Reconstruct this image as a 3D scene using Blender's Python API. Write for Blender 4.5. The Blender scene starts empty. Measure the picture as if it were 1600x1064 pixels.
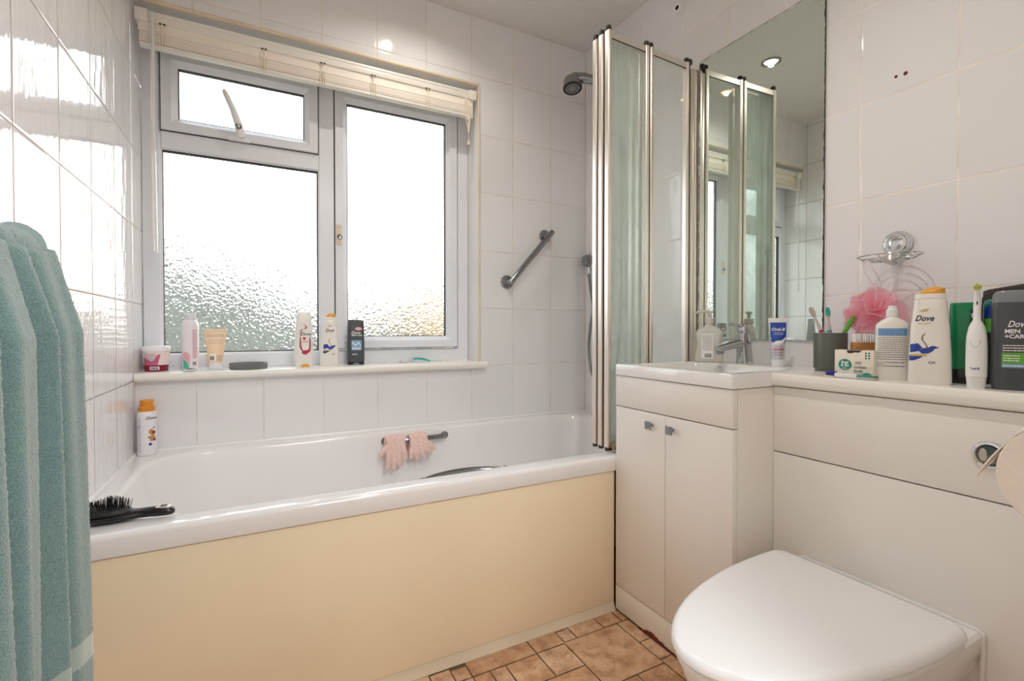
import bpy, bmesh, math, random
from mathutils import Vector, Matrix
from mathutils.geometry import tessellate_polygon
random.seed(7)
PI = math.pi
scene = bpy.context.scene
COL = scene.collection
R = math.radians

# ------------------------------------------------------------------ dimensions (metres)
XL, XR = -0.353, 1.416          # left and right walls
YW = 1.92                       # window wall, inner face
YF = 0.09                       # wall beside the doorway, inner face
ZC = 2.229                      # ceiling
YB = 1.1773                     # front of the bath
ZR = 0.487                      # bath rim
XV = 0.985                      # front of the vanity
XWC = 1.1363                    # front of the boxed-in cistern
ZT = 0.776                      # worktop
ZS = 0.743                      # window sill
EYE = 0.883

# ------------------------------------------------------------------ helpers
def lin(c):
    def f(v):
        v /= 255.0
        return v / 12.92 if v <= 0.04045 else ((v + 0.055) / 1.055) ** 2.4
    return (f(c[0]), f(c[1]), f(c[2]), 1.0)

class NT:
    def __init__(s, m):
        m.use_nodes = True
        s.t = m.node_tree
        s.t.nodes.clear()
    def n(s, typ, **kw):
        nd = s.t.nodes.new(typ)
        for k, v in kw.items():
            setattr(nd, k, v)
        return nd
    def l(s, a, b):
        s.t.links.new(a, b)
    def math(s, op, a, b=None, c=None):
        nd = s.n('ShaderNodeMath', operation=op)
        for i, v in enumerate((a, b, c)):
            if v is None: continue
            if isinstance(v, (int, float)): nd.inputs[i].default_value = v
            else: s.l(v, nd.inputs[i])
        return nd.outputs[0]
    def mix(s, f, a, b):
        nd = s.n('ShaderNodeMix', data_type='RGBA')
        for idx, v in ((0, f), (6, a), (7, b)):
            if isinstance(v, (int, float)): nd.inputs[idx].default_value = v
            elif isinstance(v, tuple): nd.inputs[idx].default_value = v
            else: s.l(v, nd.inputs[idx])
        return nd.outputs[2]
    def ramp(s, f, stops):
        nd = s.n('ShaderNodeValToRGB')
        e = nd.color_ramp.elements
        while len(e) < len(stops): e.new(0.5)
        for el, (p, c) in zip(e, stops):
            el.position = p; el.color = c
        s.l(f, nd.inputs[0])
        return nd.outputs[0]
    def maprange(s, v, a, b, c=0.0, d=1.0, smooth=True):
        nd = s.n('ShaderNodeMapRange', interpolation_type='SMOOTHSTEP' if smooth else 'LINEAR')
        s.l(v, nd.inputs[0])
        for i, x in enumerate((a, b, c, d)): nd.inputs[i + 1].default_value = x
        return nd.outputs[0]

def principled(name, col, rough=0.4, metal=0.0, trans=0.0, ior=1.5, spec=0.5, noise=None, bump=None, coat=0.0, sheen=0.0, sss=0.0, alpha=1.0):
    """noise=(scale, amount): soft procedural colour variation; bump=(scale, height)"""
    m = bpy.data.materials.new(name)
    t = NT(m)
    out = t.n('ShaderNodeOutputMaterial')
    p = t.n('ShaderNodeBsdfPrincipled')
    t.l(p.outputs[0], out.inputs[0])
    c = lin(col)
    p.inputs['Base Color'].default_value = c
    p.inputs['Roughness'].default_value = rough
    p.inputs['Metallic'].default_value = metal
    p.inputs['Transmission Weight'].default_value = trans
    p.inputs['IOR'].default_value = ior
    p.inputs['Specular IOR Level'].default_value = spec
    p.inputs['Coat Weight'].default_value = coat
    p.inputs['Sheen Weight'].default_value = sheen
    p.inputs['Alpha'].default_value = alpha
    if sss:
        p.inputs['Subsurface Weight'].default_value = sss
        p.inputs['Subsurface Radius'].default_value = (0.01, 0.008, 0.006)
    tc = None
    if noise or bump:
        tc = t.n('ShaderNodeTexCoord').outputs['Object']
    if noise:
        nz = t.n('ShaderNodeTexNoise'); nz.inputs['Scale'].default_value = noise[0]; nz.inputs['Detail'].default_value = 4
        t.l(tc, nz.inputs['Vector'])
        k = noise[1]
        a = tuple(min(1, x * (1 - k)) for x in c[:3]) + (1,)
        b = tuple(min(1, x * (1 + k)) for x in c[:3]) + (1,)
        t.l(t.mix(t.maprange(nz.outputs[0], 0.3, 0.7), a, b), p.inputs['Base Color'])
    if bump:
        nz = t.n('ShaderNodeTexNoise'); nz.inputs['Scale'].default_value = bump[0]; nz.inputs['Detail'].default_value = 3
        t.l(tc, nz.inputs['Vector'])
        bp = t.n('ShaderNodeBump'); bp.inputs['Distance'].default_value = bump[1]; bp.inputs['Strength'].default_value = 1
        t.l(nz.outputs[0], bp.inputs['Height']); t.l(bp.outputs[0], p.inputs['Normal'])
    return m

class MB:
    def __init__(s, M=None):
        s.b = bmesh.new()
        s.M = M or Matrix.Identity(4)
        s.k = 0
    def v(s, p):
        return s.b.verts.new(s.M @ Vector(p))
    def f(s, vs):
        try:
            fc = s.b.faces.new(vs); fc.material_index = s.k
            return fc
        except ValueError:
            return None
    def box(s, x0, x1, y0, y1, z0, z1, bev=0.0, seg=2):
        g = bmesh.ops.create_cube(s.b, size=1.0)
        vs = g['verts']
        for v in vs:
            v.co = s.M @ Vector((x0 + (v.co.x + .5) * (x1 - x0), y0 + (v.co.y + .5) * (y1 - y0), z0 + (v.co.z + .5) * (z1 - z0)))
        fs = set(f for v in vs for f in v.link_faces)
        for f in fs: f.material_index = s.k
        if bev:
            es = list(set(e for v in vs for e in v.link_edges))
            bmesh.ops.bevel(s.b, geom=es, offset=bev, segments=seg, profile=0.5, affect='EDGES', clamp_overlap=True)
    def loft(s, rings, cap0=True, cap1=True, close=True):
        rr = [[s.v(p) for p in r] for r in rings]
        n = len(rr[0])
        for a, b in zip(rr, rr[1:]):
            for i in range(n if close else n - 1):
                j = (i + 1) % n
                s.f((a[i], a[j], b[j], b[i]))
        if cap0: s.f(rr[0][::-1])
        if cap1: s.f(rr[-1])
        return rr
    def lathe(s, prof, seg=32, c=(0, 0, 0), axis='Z', cap0=True, cap1=True):
        rings = []
        for r, h in prof:
            ring = []
            for i in range(seg):
                a = 2 * PI * i / seg
                x, y = r * math.cos(a), r * math.sin(a)
                if axis == 'Z': q = (c[0] + x, c[1] + y, c[2] + h)
                elif axis == 'X': q = (c[0] + h, c[1] + x, c[2] + y)
                else: q = (c[0] + y, c[1] + h, c[2] + x)
                ring.append(q)
            rings.append(ring)
        s.loft(rings, cap0, cap1)
    def tube(s, pts, r, seg=10, cap=True, flat=1.0):
        pts = [Vector(p) for p in pts]
        rs = r if isinstance(r, (list, tuple)) else [r] * len(pts)
        rings = []
        up = None
        for i, p in enumerate(pts):
            d = (pts[min(i + 1, len(pts) - 1)] - pts[max(i - 1, 0)]).normalized()
            if up is None:
                up = Vector((0, 0, 1)) if abs(d.z) < 0.9 else Vector((1, 0, 0))
            a = d.cross(up)
            if a.length < 1e-5: a = d.cross(Vector((1, 0.3, 0)))
            a.normalize(); bvec = a.cross(d).normalized(); up = bvec
            rings.append([p + a * rs[i] * math.cos(2 * PI * k / seg) + bvec * rs[i] * flat * math.sin(2 * PI * k / seg) for k in range(seg)])
        s.loft(rings, cap, cap)
    def sphere(s, c, r, u=16, v=10, sc=(1, 1, 1)):
        prof = []
        rings = []
        for j in range(1, v):
            t = PI * j / v
            rings.append([(c[0] + sc[0] * r * math.sin(t) * math.cos(2 * PI * i / u), c[1] + sc[1] * r * math.sin(t) * math.sin(2 * PI * i / u), c[2] - sc[2] * r * math.cos(t)) for i in range(u)])
        s.loft(rings)
    def grid(s, fn, nu, nv):
        vs = [[s.v(fn(i / nu, j / nv)) for i in range(nu + 1)] for j in range(nv + 1)]
        for j in range(nv):
            for i in range(nu):
                s.f((vs[j][i], vs[j][i + 1], vs[j + 1][i + 1], vs[j + 1][i]))
    def quad(s, a, b, c, d):
        s.f([s.v(p) for p in (a, b, c, d)])
    def prism(s, outline, z0, z1, bev=0.0):
        """outline in xy, extruded in z, with a small rounded edge"""
        if bev:
            cx = sum(p[0] for p in outline) / len(outline); cy = sum(p[1] for p in outline) / len(outline)
            w = max(max(p[0] for p in outline) - min(p[0] for p in outline), max(p[1] for p in outline) - min(p[1] for p in outline))
            def sc(d): k = 1 - 2 * d / w; return [(cx + (p[0] - cx) * k, cy + (p[1] - cy) * k) for p in outline]
            # bottom round: from inset at z0 to full at z0+bev
            rings = [[(p[0], p[1], z0 + bev * (1 - math.cos(R(a)))) for p in sc(bev * (1 - math.sin(R(a))))] for a in (0, 30, 60, 90)]
            rings += [[(p[0], p[1], z1 - bev * (1 - math.cos(R(a)))) for p in sc(bev * (1 - math.sin(R(a))))] for a in (90, 60, 30, 0)]
            s.loft(rings)
        else:
            s.loft([[(p[0], p[1], z) for p in outline] for z in (z0, z1)])
    def add_mesh(s, me, fn=None):
        base = {}
        for v in me.vertices:
            p = fn(v.co) if fn else v.co
            base[v.index] = s.v(p)
        for p in me.polygons:
            s.f([base[i] for i in p.vertices])
    def build(s, name, mats, parent=None, smooth=True, angle=35, loc=None, kind=None):
        me = bpy.data.meshes.new(name)
        bmesh.ops.recalc_face_normals(s.b, faces=s.b.faces)
        s.b.to_mesh(me); s.b.free()
        if not isinstance(mats, (list, tuple)): mats = [mats]
        for m in mats: me.materials.append(m)
        if smooth:
            for p in me.polygons: p.use_smooth = True
            me.set_sharp_from_angle(angle=R(angle))
        o = bpy.data.objects.new(name, me)
        COL.objects.link(o)
        if parent: o.parent = parent
        if loc: o.location = loc
        if kind: o['kind'] = kind
        return o

def tag(o, label, cat, group=None):
    o['label'] = label; o['category'] = cat
    if group: o['group'] = group
    return o
def thing(name, label, cat, loc=(0, 0, 0), rotz=0.0, group=None):
    o = bpy.data.objects.new(name, None)
    o.empty_display_size = 0.05
    COL.objects.link(o)
    o.location = loc; o.rotation_euler = (0, 0, rotz)
    return tag(o, label, cat, group)
def structure(o):
    o['kind'] = 'structure'
    return o
def faced(x, y, extra=0.0):
    """rotation that turns a thing's front (-Y) towards the doorway"""
    return math.atan2(-x, y) + extra
def back(x, y, d):
    """centre of a thing whose nearest edge is at x,y"""
    r = math.hypot(x, y)
    return (x * (r + d) / r, y * (r + d) / r)

def text_mesh(body, size, shear=0.0, extrude=0.0, offset=0.0, align='CENTER', space=1.0):
    cu = bpy.data.curves.new('t', 'FONT')
    cu.body = body; cu.size = size; cu.shear = shear; cu.extrude = extrude; cu.offset = offset
    cu.align_x = align; cu.align_y = 'CENTER'; cu.space_character = space
    cu.resolution_u = 3
    ob = bpy.data.objects.new('t', cu)
    COL.objects.link(ob)
    dg = bpy.context.evaluated_depsgraph_get()
    me = bpy.data.meshes.new_from_object(ob.evaluated_get(dg))
    bpy.data.objects.remove(ob); bpy.data.curves.remove(cu)
    return me

def superring(a, b, n, z, seg=48, cx=0, cy=0):
    r = []
    for i in range(seg):
        t = 2 * PI * i / seg
        c, s_ = math.cos(t), math.sin(t)
        r.append((cx + a * math.copysign(abs(c) ** (2 / n), c), cy + b * math.copysign(abs(s_) ** (2 / n), s_), z))
    return r

class Skin:
    """a bottle body from stacked superellipse sections (z, half width, half depth, exponent)"""
    def __init__(s, secs): s.s = secs
    def at(s, z):
        S = s.s
        if z <= S[0][0]: return S[0][1:]
        for p, q in zip(S, S[1:]):
            if z <= q[0]:
                k = (z - p[0]) / max(1e-9, q[0] - p[0])
                return tuple(p[i] + (q[i] - p[i]) * k for i in (1, 2, 3))
        return S[-1][1:]
    def mesh(s, mb, seg=48):
        mb.loft([superring(a, b, n, z, seg) for z, a, b, n in s.s])
    def front(s, u, z, eps=0.0004):
        a, b, n = s.at(z)
        k = min(0.995, abs(u) / a)
        return (u, -b * (1 - k ** n) ** (1 / n) - eps, z)
    def patch(s, mb, u0, u1, z0, z1, nu=8, nv=4, eps=0.0003):
        mb.grid(lambda i, j: s.front(u0 + (u1 - u0) * i, z0 + (z1 - z0) * j, eps), nu, nv)
    def poly(s, mb, pts, eps=0.0005):
        tris = tessellate_polygon([[Vector((u, z, 0)) for u, z in pts]])
        def sub(a, b, c, d):
            L = max(math.dist(a, b), math.dist(b, c), math.dist(c, a))
            if L < 0.004 or d > 5:
                mb.f([mb.v(s.front(u, z, eps)) for u, z in (a, b, c)]); return
            if math.dist(b, c) == L: a, b, c = b, c, a
            elif math.dist(c, a) == L: a, b, c = c, a, b
            m = ((a[0] + b[0]) / 2, (a[1] + b[1]) / 2)
            sub(a, m, c, d + 1); sub(m, b, c, d + 1)
        for t in tris: sub(*[tuple(pts[i]) for i in t], 0)
    def disc(s, mb, u, z, ru, rz, eps=0.0004, seg=20):
        for i in range(seg):
            a, b = 2 * PI * i / seg, 2 * PI * (i + 1) / seg
            mb.f([mb.v(s.front(u, z, eps)), mb.v(s.front(u + ru * math.cos(a), z + rz * math.sin(a), eps)), mb.v(s.front(u + ru * math.cos(b), z + rz * math.sin(b), eps))])
    def text(s, mb, body, size, u, z, shear=0.0, eps=0.0006, offset=0.0, align='CENTER', rot=0.0, space=1.0, xs=1.0):
        me = text_mesh(body, size, shear, 0, offset, align, space)
        c, sn = math.cos(rot), math.sin(rot)
        mb.add_mesh(me, lambda p: s.front(u + p.x * xs * c - p.y * sn, z + p.x * xs * sn + p.y * c, eps))
        bpy.data.meshes.remove(me)
    def lines(s, mb, u0, u1, zs, h=0.0008, eps=0.0005, rng=None):
        rng = rng or random.Random(3)
        for z in zs:
            x = u0
            while x < u1 - 0.001:
                w = min(rng.uniform(0.0015, 0.006), u1 - x)
                s.patch(mb, x, x + w, z, z + h, 1, 1, eps)
                x += w + 0.0008

def barcode(sk, mb, u0, u1, z0, z1, eps=0.0006):
    rng = random.Random(5); x = u0
    while x < u1:
        w = rng.uniform(0.0004, 0.0012)
        sk.patch(mb, x, min(u1, x + w), z0, z1, 1, 1, eps)
        x += w + rng.uniform(0.0005, 0.0009)

def remeshed(mb, name, mat, parent, voxel=0.003, smooth=4, **kw):
    o = mb.build(name, mat, parent, **kw)
    md = o.modifiers.new('r', 'REMESH'); md.mode = 'VOXEL'; md.voxel_size = voxel
    ms = o.modifiers.new('s', 'SMOOTH'); ms.iterations = smooth; ms.factor = 0.5
    dg = bpy.context.evaluated_depsgraph_get()
    me = bpy.data.meshes.new_from_object(o.evaluated_get(dg))
    o.modifiers.clear()
    old = o.data; o.data = me; bpy.data.meshes.remove(old)
    me.name = name
    if not me.materials: me.materials.append(mat)
    for p in me.polygons: p.use_smooth = True
    return o

# ------------------------------------------------------------------ materials
def tile_material(name, ua, u0, pu, v0, pv, base, grout, wav=0.0007, seed=0.0, tilt=0.004, stretch=0.35):
    m = bpy.data.materials.new(name); t = NT(m)
    out = t.n('ShaderNodeOutputMaterial'); p = t.n('ShaderNodeBsdfPrincipled'); t.l(p.outputs[0], out.inputs[0])
    pos = t.n('ShaderNodeNewGeometry').outputs['Position']
    sp = t.n('ShaderNodeSeparateXYZ'); t.l(pos, sp.inputs[0])
    u = sp.outputs[ua]; v = sp.outputs['Z']
    su = t.math('DIVIDE', t.math('SUBTRACT', u, u0), pu)
    sv = t.math('DIVIDE', t.math('SUBTRACT', v, v0), pv)
    du = t.math('MULTIPLY', t.math('PINGPONG', su, 0.5), pu)
    dv = t.math('MULTIPLY', t.math('PINGPONG', sv, 0.5), pv)
    d = t.math('MINIMUM', du, dv)
    body = t.maprange(d, 0.0009, 0.0021)
    pillow = t.maprange(d, 0.0008, 0.006)
    iu = t.math('FLOOR', su); iv = t.math('FLOOR', sv)
    cell = t.n('ShaderNodeCombineXYZ'); t.l(iu, cell.inputs[0]); t.l(iv, cell.inputs[1]); cell.inputs[2].default_value = seed
    wn = t.n('ShaderNodeTexWhiteNoise', noise_dimensions='3D'); t.l(cell.outputs[0], wn.inputs['Vector'])
    rgb = t.n('ShaderNodeSeparateColor'); t.l(wn.outputs['Color'], rgb.inputs[0])
    nz = t.n('ShaderNodeTexNoise'); nz.inputs['Scale'].default_value = 30.0; nz.inputs['Detail'].default_value = 2.0
    mp = t.n('ShaderNodeMapping'); mp.inputs['Scale'].default_value = (1, 1, stretch)
    t.l(pos, mp.inputs[0]); t.l(mp.outputs[0], nz.inputs['Vector'])
    fu = t.math('FRACT', su); fv = t.math('FRACT', sv)
    tu = t.math('MULTIPLY', t.math('SUBTRACT', rgb.outputs[0], 0.5), t.math('MULTIPLY', fu, pu * tilt * 2))
    tv = t.math('MULTIPLY', t.math('SUBTRACT', rgb.outputs[1], 0.5), t.math('MULTIPLY', fv, pv * tilt * 2))
    h = t.math('ADD', t.math('MULTIPLY', pillow, 0.0006), t.math('MULTIPLY', nz.outputs[0], wav))
    h = t.math('ADD', h, t.math('ADD', tu, tv))
    bp = t.n('ShaderNodeBump'); bp.inputs['Distance'].default_value = 1.0; bp.inputs['Strength'].default_value = 1.0
    t.l(h, bp.inputs['Height']); t.l(bp.outputs[0], p.inputs['Normal'])
    b = lin(base); b2 = tuple(x * 0.965 for x in b[:3]) + (1,)
    tc = t.mix(rgb.outputs[2], b, b2)
    # grout a little uneven
    gz = t.n('ShaderNodeTexNoise'); gz.inputs['Scale'].default_value = 12.0; t.l(pos, gz.inputs['Vector'])
    g = lin(grout); g2 = tuple(min(1, x * 1.25) for x in g[:3]) + (1,)
    gc = t.mix(t.maprange(gz.outputs[0], 0.35, 0.65), g, g2)
    t.l(t.mix(body, gc, tc), p.inputs['Base Color'])
    t.l(t.maprange(body, 0, 1, 0.7, 0.07, False), p.inputs['Roughness'])
    p.inputs['Specular IOR Level'].default_value = 0.55
    return m

M = {}
TILE = (238, 237, 238)
M['tile_back'] = tile_material('glazed_tile_window_wall', 'X', 0.0107, 0.2005, 0.724, 0.2508, TILE, (214, 204, 194), seed=1)
M['tile_right'] = tile_material('glazed_tile_right_wall', 'Y', 0.503, 0.2032, 0.976, 0.2497, TILE, (230, 220, 210), seed=2)
M['tile_left'] = tile_material('glazed_tile_left_wall', 'Y', 1.0718, 0.2065, 0.967, 0.2478, TILE, (158, 146, 136), seed=3, wav=0.0015, tilt=0.010, stretch=0.25)
M['reveal'] = principled('glazed_reveal', (236, 234, 232), 0.12)
M['plaster'] = principled('painted_plaster', (226, 222, 216), 0.8, bump=(30, 0.001))
M['white_gloss'] = principled('white_gloss_paint', (240, 236, 230), 0.25, bump=(14, 0.0008))
M['upvc'] = principled('white_upvc', (232, 235, 241), 0.28, noise=(6, 0.02))
M['gasket'] = principled('dark_gasket', (52, 48, 46), 0.6)
M['yellowed'] = principled('yellowed_plastic', (228, 210, 184), 0.4, noise=(9, 0.06))
M['acrylic'] = principled('white_acrylic', (240, 238, 238), 0.12, spec=0.5, coat=0.3)
M['ceramic'] = principled('white_ceramic', (240, 239, 238), 0.08, coat=0.4)
M['seat'] = principled('white_seat_plastic', (240, 240, 241), 0.18)
M['cream'] = principled('cream_panel', (241, 224, 194), 0.32, noise=(2.5, 0.025))
M['cream_plinth'] = principled('cream_plinth', (214, 198, 172), 0.4, noise=(5, 0.05))
M['unit'] = principled('white_laminate', (240, 236, 231), 0.3, noise=(3, 0.015))
M['unit_side'] = principled('white_laminate_side', (238, 233, 226), 0.35, noise=(3, 0.015))
M['gap'] = principled('dark_gap', (60, 50, 42), 0.8)
M['worktop'] = principled('white_worktop', (242, 238, 232), 0.22)
M['chrome'] = principled('chrome', (222, 224, 226), 0.07, metal=1.0)
M['satin'] = principled('satin_aluminium', (240, 234, 226), 0.3, metal=1.0)
M['steel'] = principled('worn_chrome', (150, 152, 155), 0.15, metal=1.0)
M['tap_chrome'] = principled('tap_chrome', (188, 190, 193), 0.09, metal=1.0)
M['black'] = principled('black_plastic', (22, 22, 24), 0.22)
M['blackmat'] = principled('black_matt_plastic', (28, 27, 27), 0.5)
M['brown_cap'] = principled('dark_brown_plastic', (58, 50, 44), 0.45)
M['white_plastic'] = principled('white_plastic', (240, 240, 240), 0.3)
M['gold_cap'] = principled('golden_cap', (226, 164, 62), 0.3, noise=(20, 0.06))
M['orange_cap'] = principled('orange_cap', (224, 142, 44), 0.3)
M['print_dark'] = principled('dark_print', (38, 42, 74), 0.5)
M['print_blue'] = principled('blue_print', (40, 66, 158), 0.4)
M['print_grey'] = principled('grey_print', (118, 118, 122), 0.5)
M['print_white'] = principled('white_print', (244, 244, 244), 0.5)
M['print_gold'] = principled('gold_print', (206, 178, 104), 0.4)
M['print_red'] = principled('red_print', (196, 40, 78), 0.5)
M['paper'] = principled('tissue_paper', (244, 236, 226), 0.9, bump=(160, 0.0004))
M['cord'] = principled('pale_cord', (240, 230, 210), 0.7)

def ceiling_mat():
    m = bpy.data.materials.new('textured_ceiling'); t = NT(m)
    out = t.n('ShaderNodeOutputMaterial'); p = t.n('ShaderNodeBsdfPrincipled'); t.l(p.outputs[0], out.inputs[0])
    p.inputs['Base Color'].default_value = lin((230, 227, 223)); p.inputs['Roughness'].default_value = 0.7
    pos = t.n('ShaderNodeNewGeometry').outputs['Position']
    a = t.n('ShaderNodeTexNoise'); a.inputs['Scale'].default_value = 16; a.inputs['Detail'].default_value = 4; a.inputs['Distortion'].default_value = 2.2
    t.l(pos, a.inputs['Vector'])
    bp = t.n('ShaderNodeBump'); bp.inputs['Distance'].default_value = 0.006
    t.l(a.outputs[0], bp.inputs['Height']); t.l(bp.outputs[0], p.inputs['Normal'])
    return m
M['ceiling'] = ceiling_mat()

def floor_mat():
    m = bpy.data.materials.new('stone_effect_tile'); t = NT(m)
    out = t.n('ShaderNodeOutputMaterial'); p = t.n('ShaderNodeBsdfPrincipled'); t.l(p.outputs[0], out.inputs[0])
    g = t.n('ShaderNodeNewGeometry')
    pos, isl = g.outputs['Position'], g.outputs['Random Per Island']
    base = t.ramp(isl, [(0.0, lin((190, 146, 110))), (0.4, lin((208, 168, 134))), (0.7, lin((218, 186, 154))), (1.0, lin((198, 154, 118)))])
    n1 = t.n('ShaderNodeTexNoise'); n1.inputs['Scale'].default_value = 22; n1.inputs['Detail'].default_value = 7; n1.inputs['Roughness'].default_value = 0.65
    t.l(pos, n1.inputs['Vector'])
    n2 = t.n('ShaderNodeTexNoise'); n2.inputs['Scale'].default_value = 90; n2.inputs['Detail'].default_value = 5
    t.l(pos, n2.inputs['Vector'])
    c = t.mix(t.math('MULTIPLY', t.maprange(n1.outputs[0], 0.42, 0.68), 0.55), base, lin((138, 92, 58)))
    c = t.mix(t.math('MULTIPLY', t.maprange(n2.outputs[0], 0.58, 0.72), 0.5), c, lin((112, 74, 46)))
    c = t.mix(t.math('MULTIPLY', t.maprange(n1.outputs[0], 0.46, 0.3), 0.45), c, lin((228, 202, 172)))
    t.l(c, p.inputs['Base Color'])
    p.inputs['Roughness'].default_value = 0.42
    bp = t.n('ShaderNodeBump'); bp.inputs['Distance'].default_value = 0.0016
    t.l(n2.outputs[0], bp.inputs['Height']); t.l(bp.outputs[0], p.inputs['Normal'])
    return m
M['stone'] = floor_mat()
M['floor_grout'] = principled('brown_grout', (112, 82, 56), 0.8, noise=(30, 0.2))

def pattern_glass():
    m = bpy.data.materials.new('obscured_glass'); t = NT(m)
    out = t.n('ShaderNodeOutputMaterial'); p = t.n('ShaderNodeBsdfPrincipled'); t.l(p.outputs[0], out.inputs[0])
    p.inputs['Base Color'].default_value = (1, 1, 1, 1)
    p.inputs['Transmission Weight'].default_value = 1.0
    p.inputs['Roughness'].default_value = 0.03
    p.inputs['IOR'].default_value = 1.45
    pos = t.n('ShaderNodeNewGeometry').outputs['Position']
    nz = t.n('ShaderNodeTexNoise'); nz.inputs['Scale'].default_value = 60; nz.inputs['Detail'].default_value = 1
    t.l(pos, nz.inputs['Vector'])
    vm = t.n('ShaderNodeMix', data_type='VECTOR'); vm.inputs[0].default_value = 0.012
    t.l(pos, vm.inputs[4]); t.l(nz.outputs['Color'], vm.inputs[5])
    v = t.n('ShaderNodeTexVoronoi', feature='SMOOTH_F1'); v.inputs['Scale'].default_value = 95; v.inputs['Smoothness'].default_value = 0.6
    t.l(vm.outputs[1], v.inputs['Vector'])
    bp = t.n('ShaderNodeBump'); bp.inputs['Distance'].default_value = 0.0024; bp.inputs['Strength'].default_value = 1
    t.l(v.outputs['Distance'], bp.inputs['Height']); t.l(bp.outputs[0], p.inputs['Normal'])
    return m
M['pattern_glass'] = pattern_glass()

def screen_glass(name, streak, tint=(0.975, 0.992, 0.985, 1)):
    m = bpy.data.materials.new(name); t = NT(m)
    out = t.n('ShaderNodeOutputMaterial')
    tr = t.n('ShaderNodeBsdfTransparent'); tr.inputs[0].default_value = tint
    gl = t.n('ShaderNodeBsdfGlossy'); gl.inputs['Roughness'].default_value = 0.01
    fr = t.n('ShaderNodeFresnel')
    t.l(t.maprange(t.n('ShaderNodeNewGeometry').outputs['Backfacing'], 0, 1, 1.5, 1 / 1.5, False), fr.inputs[0])
    mx = t.n('ShaderNodeMixShader'); t.l(fr.outputs[0], mx.inputs[0]); t.l(tr.outputs[0], mx.inputs[1]); t.l(gl.outputs[0], mx.inputs[2])
    # limescale: runs down the pane
    pos = t.n('ShaderNodeNewGeometry').outputs['Position']
    mp = t.n('ShaderNodeMapping'); mp.inputs['Scale'].default_value = (60, 60, 3.5); t.l(pos, mp.inputs[0])
    nz = t.n('ShaderNodeTexNoise'); nz.inputs['Scale'].default_value = 1.0; nz.inputs['Detail'].default_value = 5; t.l(mp.outputs[0], nz.inputs['Vector'])
    n3 = t.n('ShaderNodeTexNoise'); n3.inputs['Scale'].default_value = 3.0; t.l(pos, n3.inputs['Vector'])
    f = t.math('MULTIPLY', t.maprange(nz.outputs[0], 0.3, 0.8, 0.72, 1.0), t.maprange(n3.outputs[0], 0.3, 0.7, 0.5, 1.0))
    f = t.math('MULTIPLY', f, streak)
    df = t.n('ShaderNodeBsdfDiffuse'); df.inputs[0].default_value = lin((240, 244, 240))
    tl = t.n('ShaderNodeBsdfTranslucent'); tl.inputs[0].default_value = lin((232, 244, 238))
    md = t.n('ShaderNodeMixShader'); md.inputs[0].default_value = 0.55; t.l(df.outputs[0], md.inputs[1]); t.l(tl.outputs[0], md.inputs[2])
    m2 = t.n('ShaderNodeMixShader'); t.l(f, m2.inputs[0]); t.l(mx.outputs[0], m2.inputs[1]); t.l(md.outputs[0], m2.inputs[2])
    t.l(m2.outputs[0], out.inputs[0])
    return m
M['glass_a'] = screen_glass('limescaled_screen_glass', 0.52)
M['glass_b'] = screen_glass('clear_screen_glass', 0.10)
M['glass_c'] = screen_glass('folded_screen_glass', 0.22)

def mirror_mat():
    m = bpy.data.materials.new('old_mirror'); t = NT(m)
    out = t.n('ShaderNodeOutputMaterial'); p = t.n('ShaderNodeBsdfPrincipled'); t.l(p.outputs[0], out.inputs[0])
    p.inputs['Metallic'].default_value = 1.0; p.inputs['Roughness'].default_value = 0.015
    # the silvering has gone black along the edges
    pos = t.n('ShaderNodeNewGeometry').outputs['Position']
    sp = t.n('ShaderNodeSeparateXYZ'); t.l(pos, sp.inputs[0])
    y, z = sp.outputs['Y'], sp.outputs['Z']
    d = t.math('MINIMUM', t.math('SUBTRACT', y, MY0), t.math('SUBTRACT', MY1, y))
    d = t.math('MINIMUM', d, t.math('SUBTRACT', MZ1, z))
    nz = t.n('ShaderNodeTexNoise'); nz.inputs['Scale'].default_value = 55; nz.inputs['Detail'].default_value = 5; t.l(pos, nz.inputs['Vector'])
    dd = t.math('SUBTRACT', d, t.math('MULTIPLY', t.math('SUBTRACT', nz.outputs[0], 0.5), 0.008))
    spoil = t.maprange(dd, 0.0008, 0.0018)
    t.l(t.mix(spoil, lin((44, 36, 30)), lin((226, 236, 229))), p.inputs['Base Color'])
    t.l(t.maprange(spoil, 0, 1, 0.6, 0.012, False), p.inputs['Roughness'])
    t.l(spoil, p.inputs['Metallic'])
    return m
MY0, MY1, MZ0, MZ1 = 0.795, 1.231, 0.851, 1.845
M['mirror'] = mirror_mat()
M['mirror_edge'] = principled('mirror_edge', (66, 58, 48), 0.5)

# ------------------------------------------------------------------ room shell
mb = MB()
mb.quad((XL - .3, -1.6, -0.002), (XR + .3, -1.6, -0.002), (XR + .3, YW + .05, -0.002), (XL - .3, YW + .05, -0.002))
mb.k = 1
tiles = [(.897, .9668, 1.1215, 1.18), (.9668, .99, 1.1215, 1.18), (.7995, .897, 1.1205, 1.18), (.7565, .7995, 1.1205, 1.169), (.7565, .7995, 1.169, 1.18),
         (.6628, .7565, 1.1165, 1.18), (.4735, .6628, 1.1155, 1.18), (.430, .4735, 1.1155, 1.162), (.375, .430, 1.1155, 1.170), (.28, .375, 1.1155, 1.18),
         (.7530, .9430, .9285, 1.1205), (.9430, .99, 1.0225, 1.1215), (.9430, .99, .9430, 1.0225), (.9430, .99, .85, .9430),
         (.6625, .7530, 1.0185, 1.1165), (.5650, .6625, 1.0185, 1.1155), (.5205, .5650, 1.0525, 1.1155), (.4735, .5205, 1.0525, 1.1155), (.4735, .5650, 1.0185, 1.0525),
         (.5650, .7530, .83, 1.0185), (.7530, .8480, .83, .9285), (.8480, .9430, .83, .9285)]
x = -0.65
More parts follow.
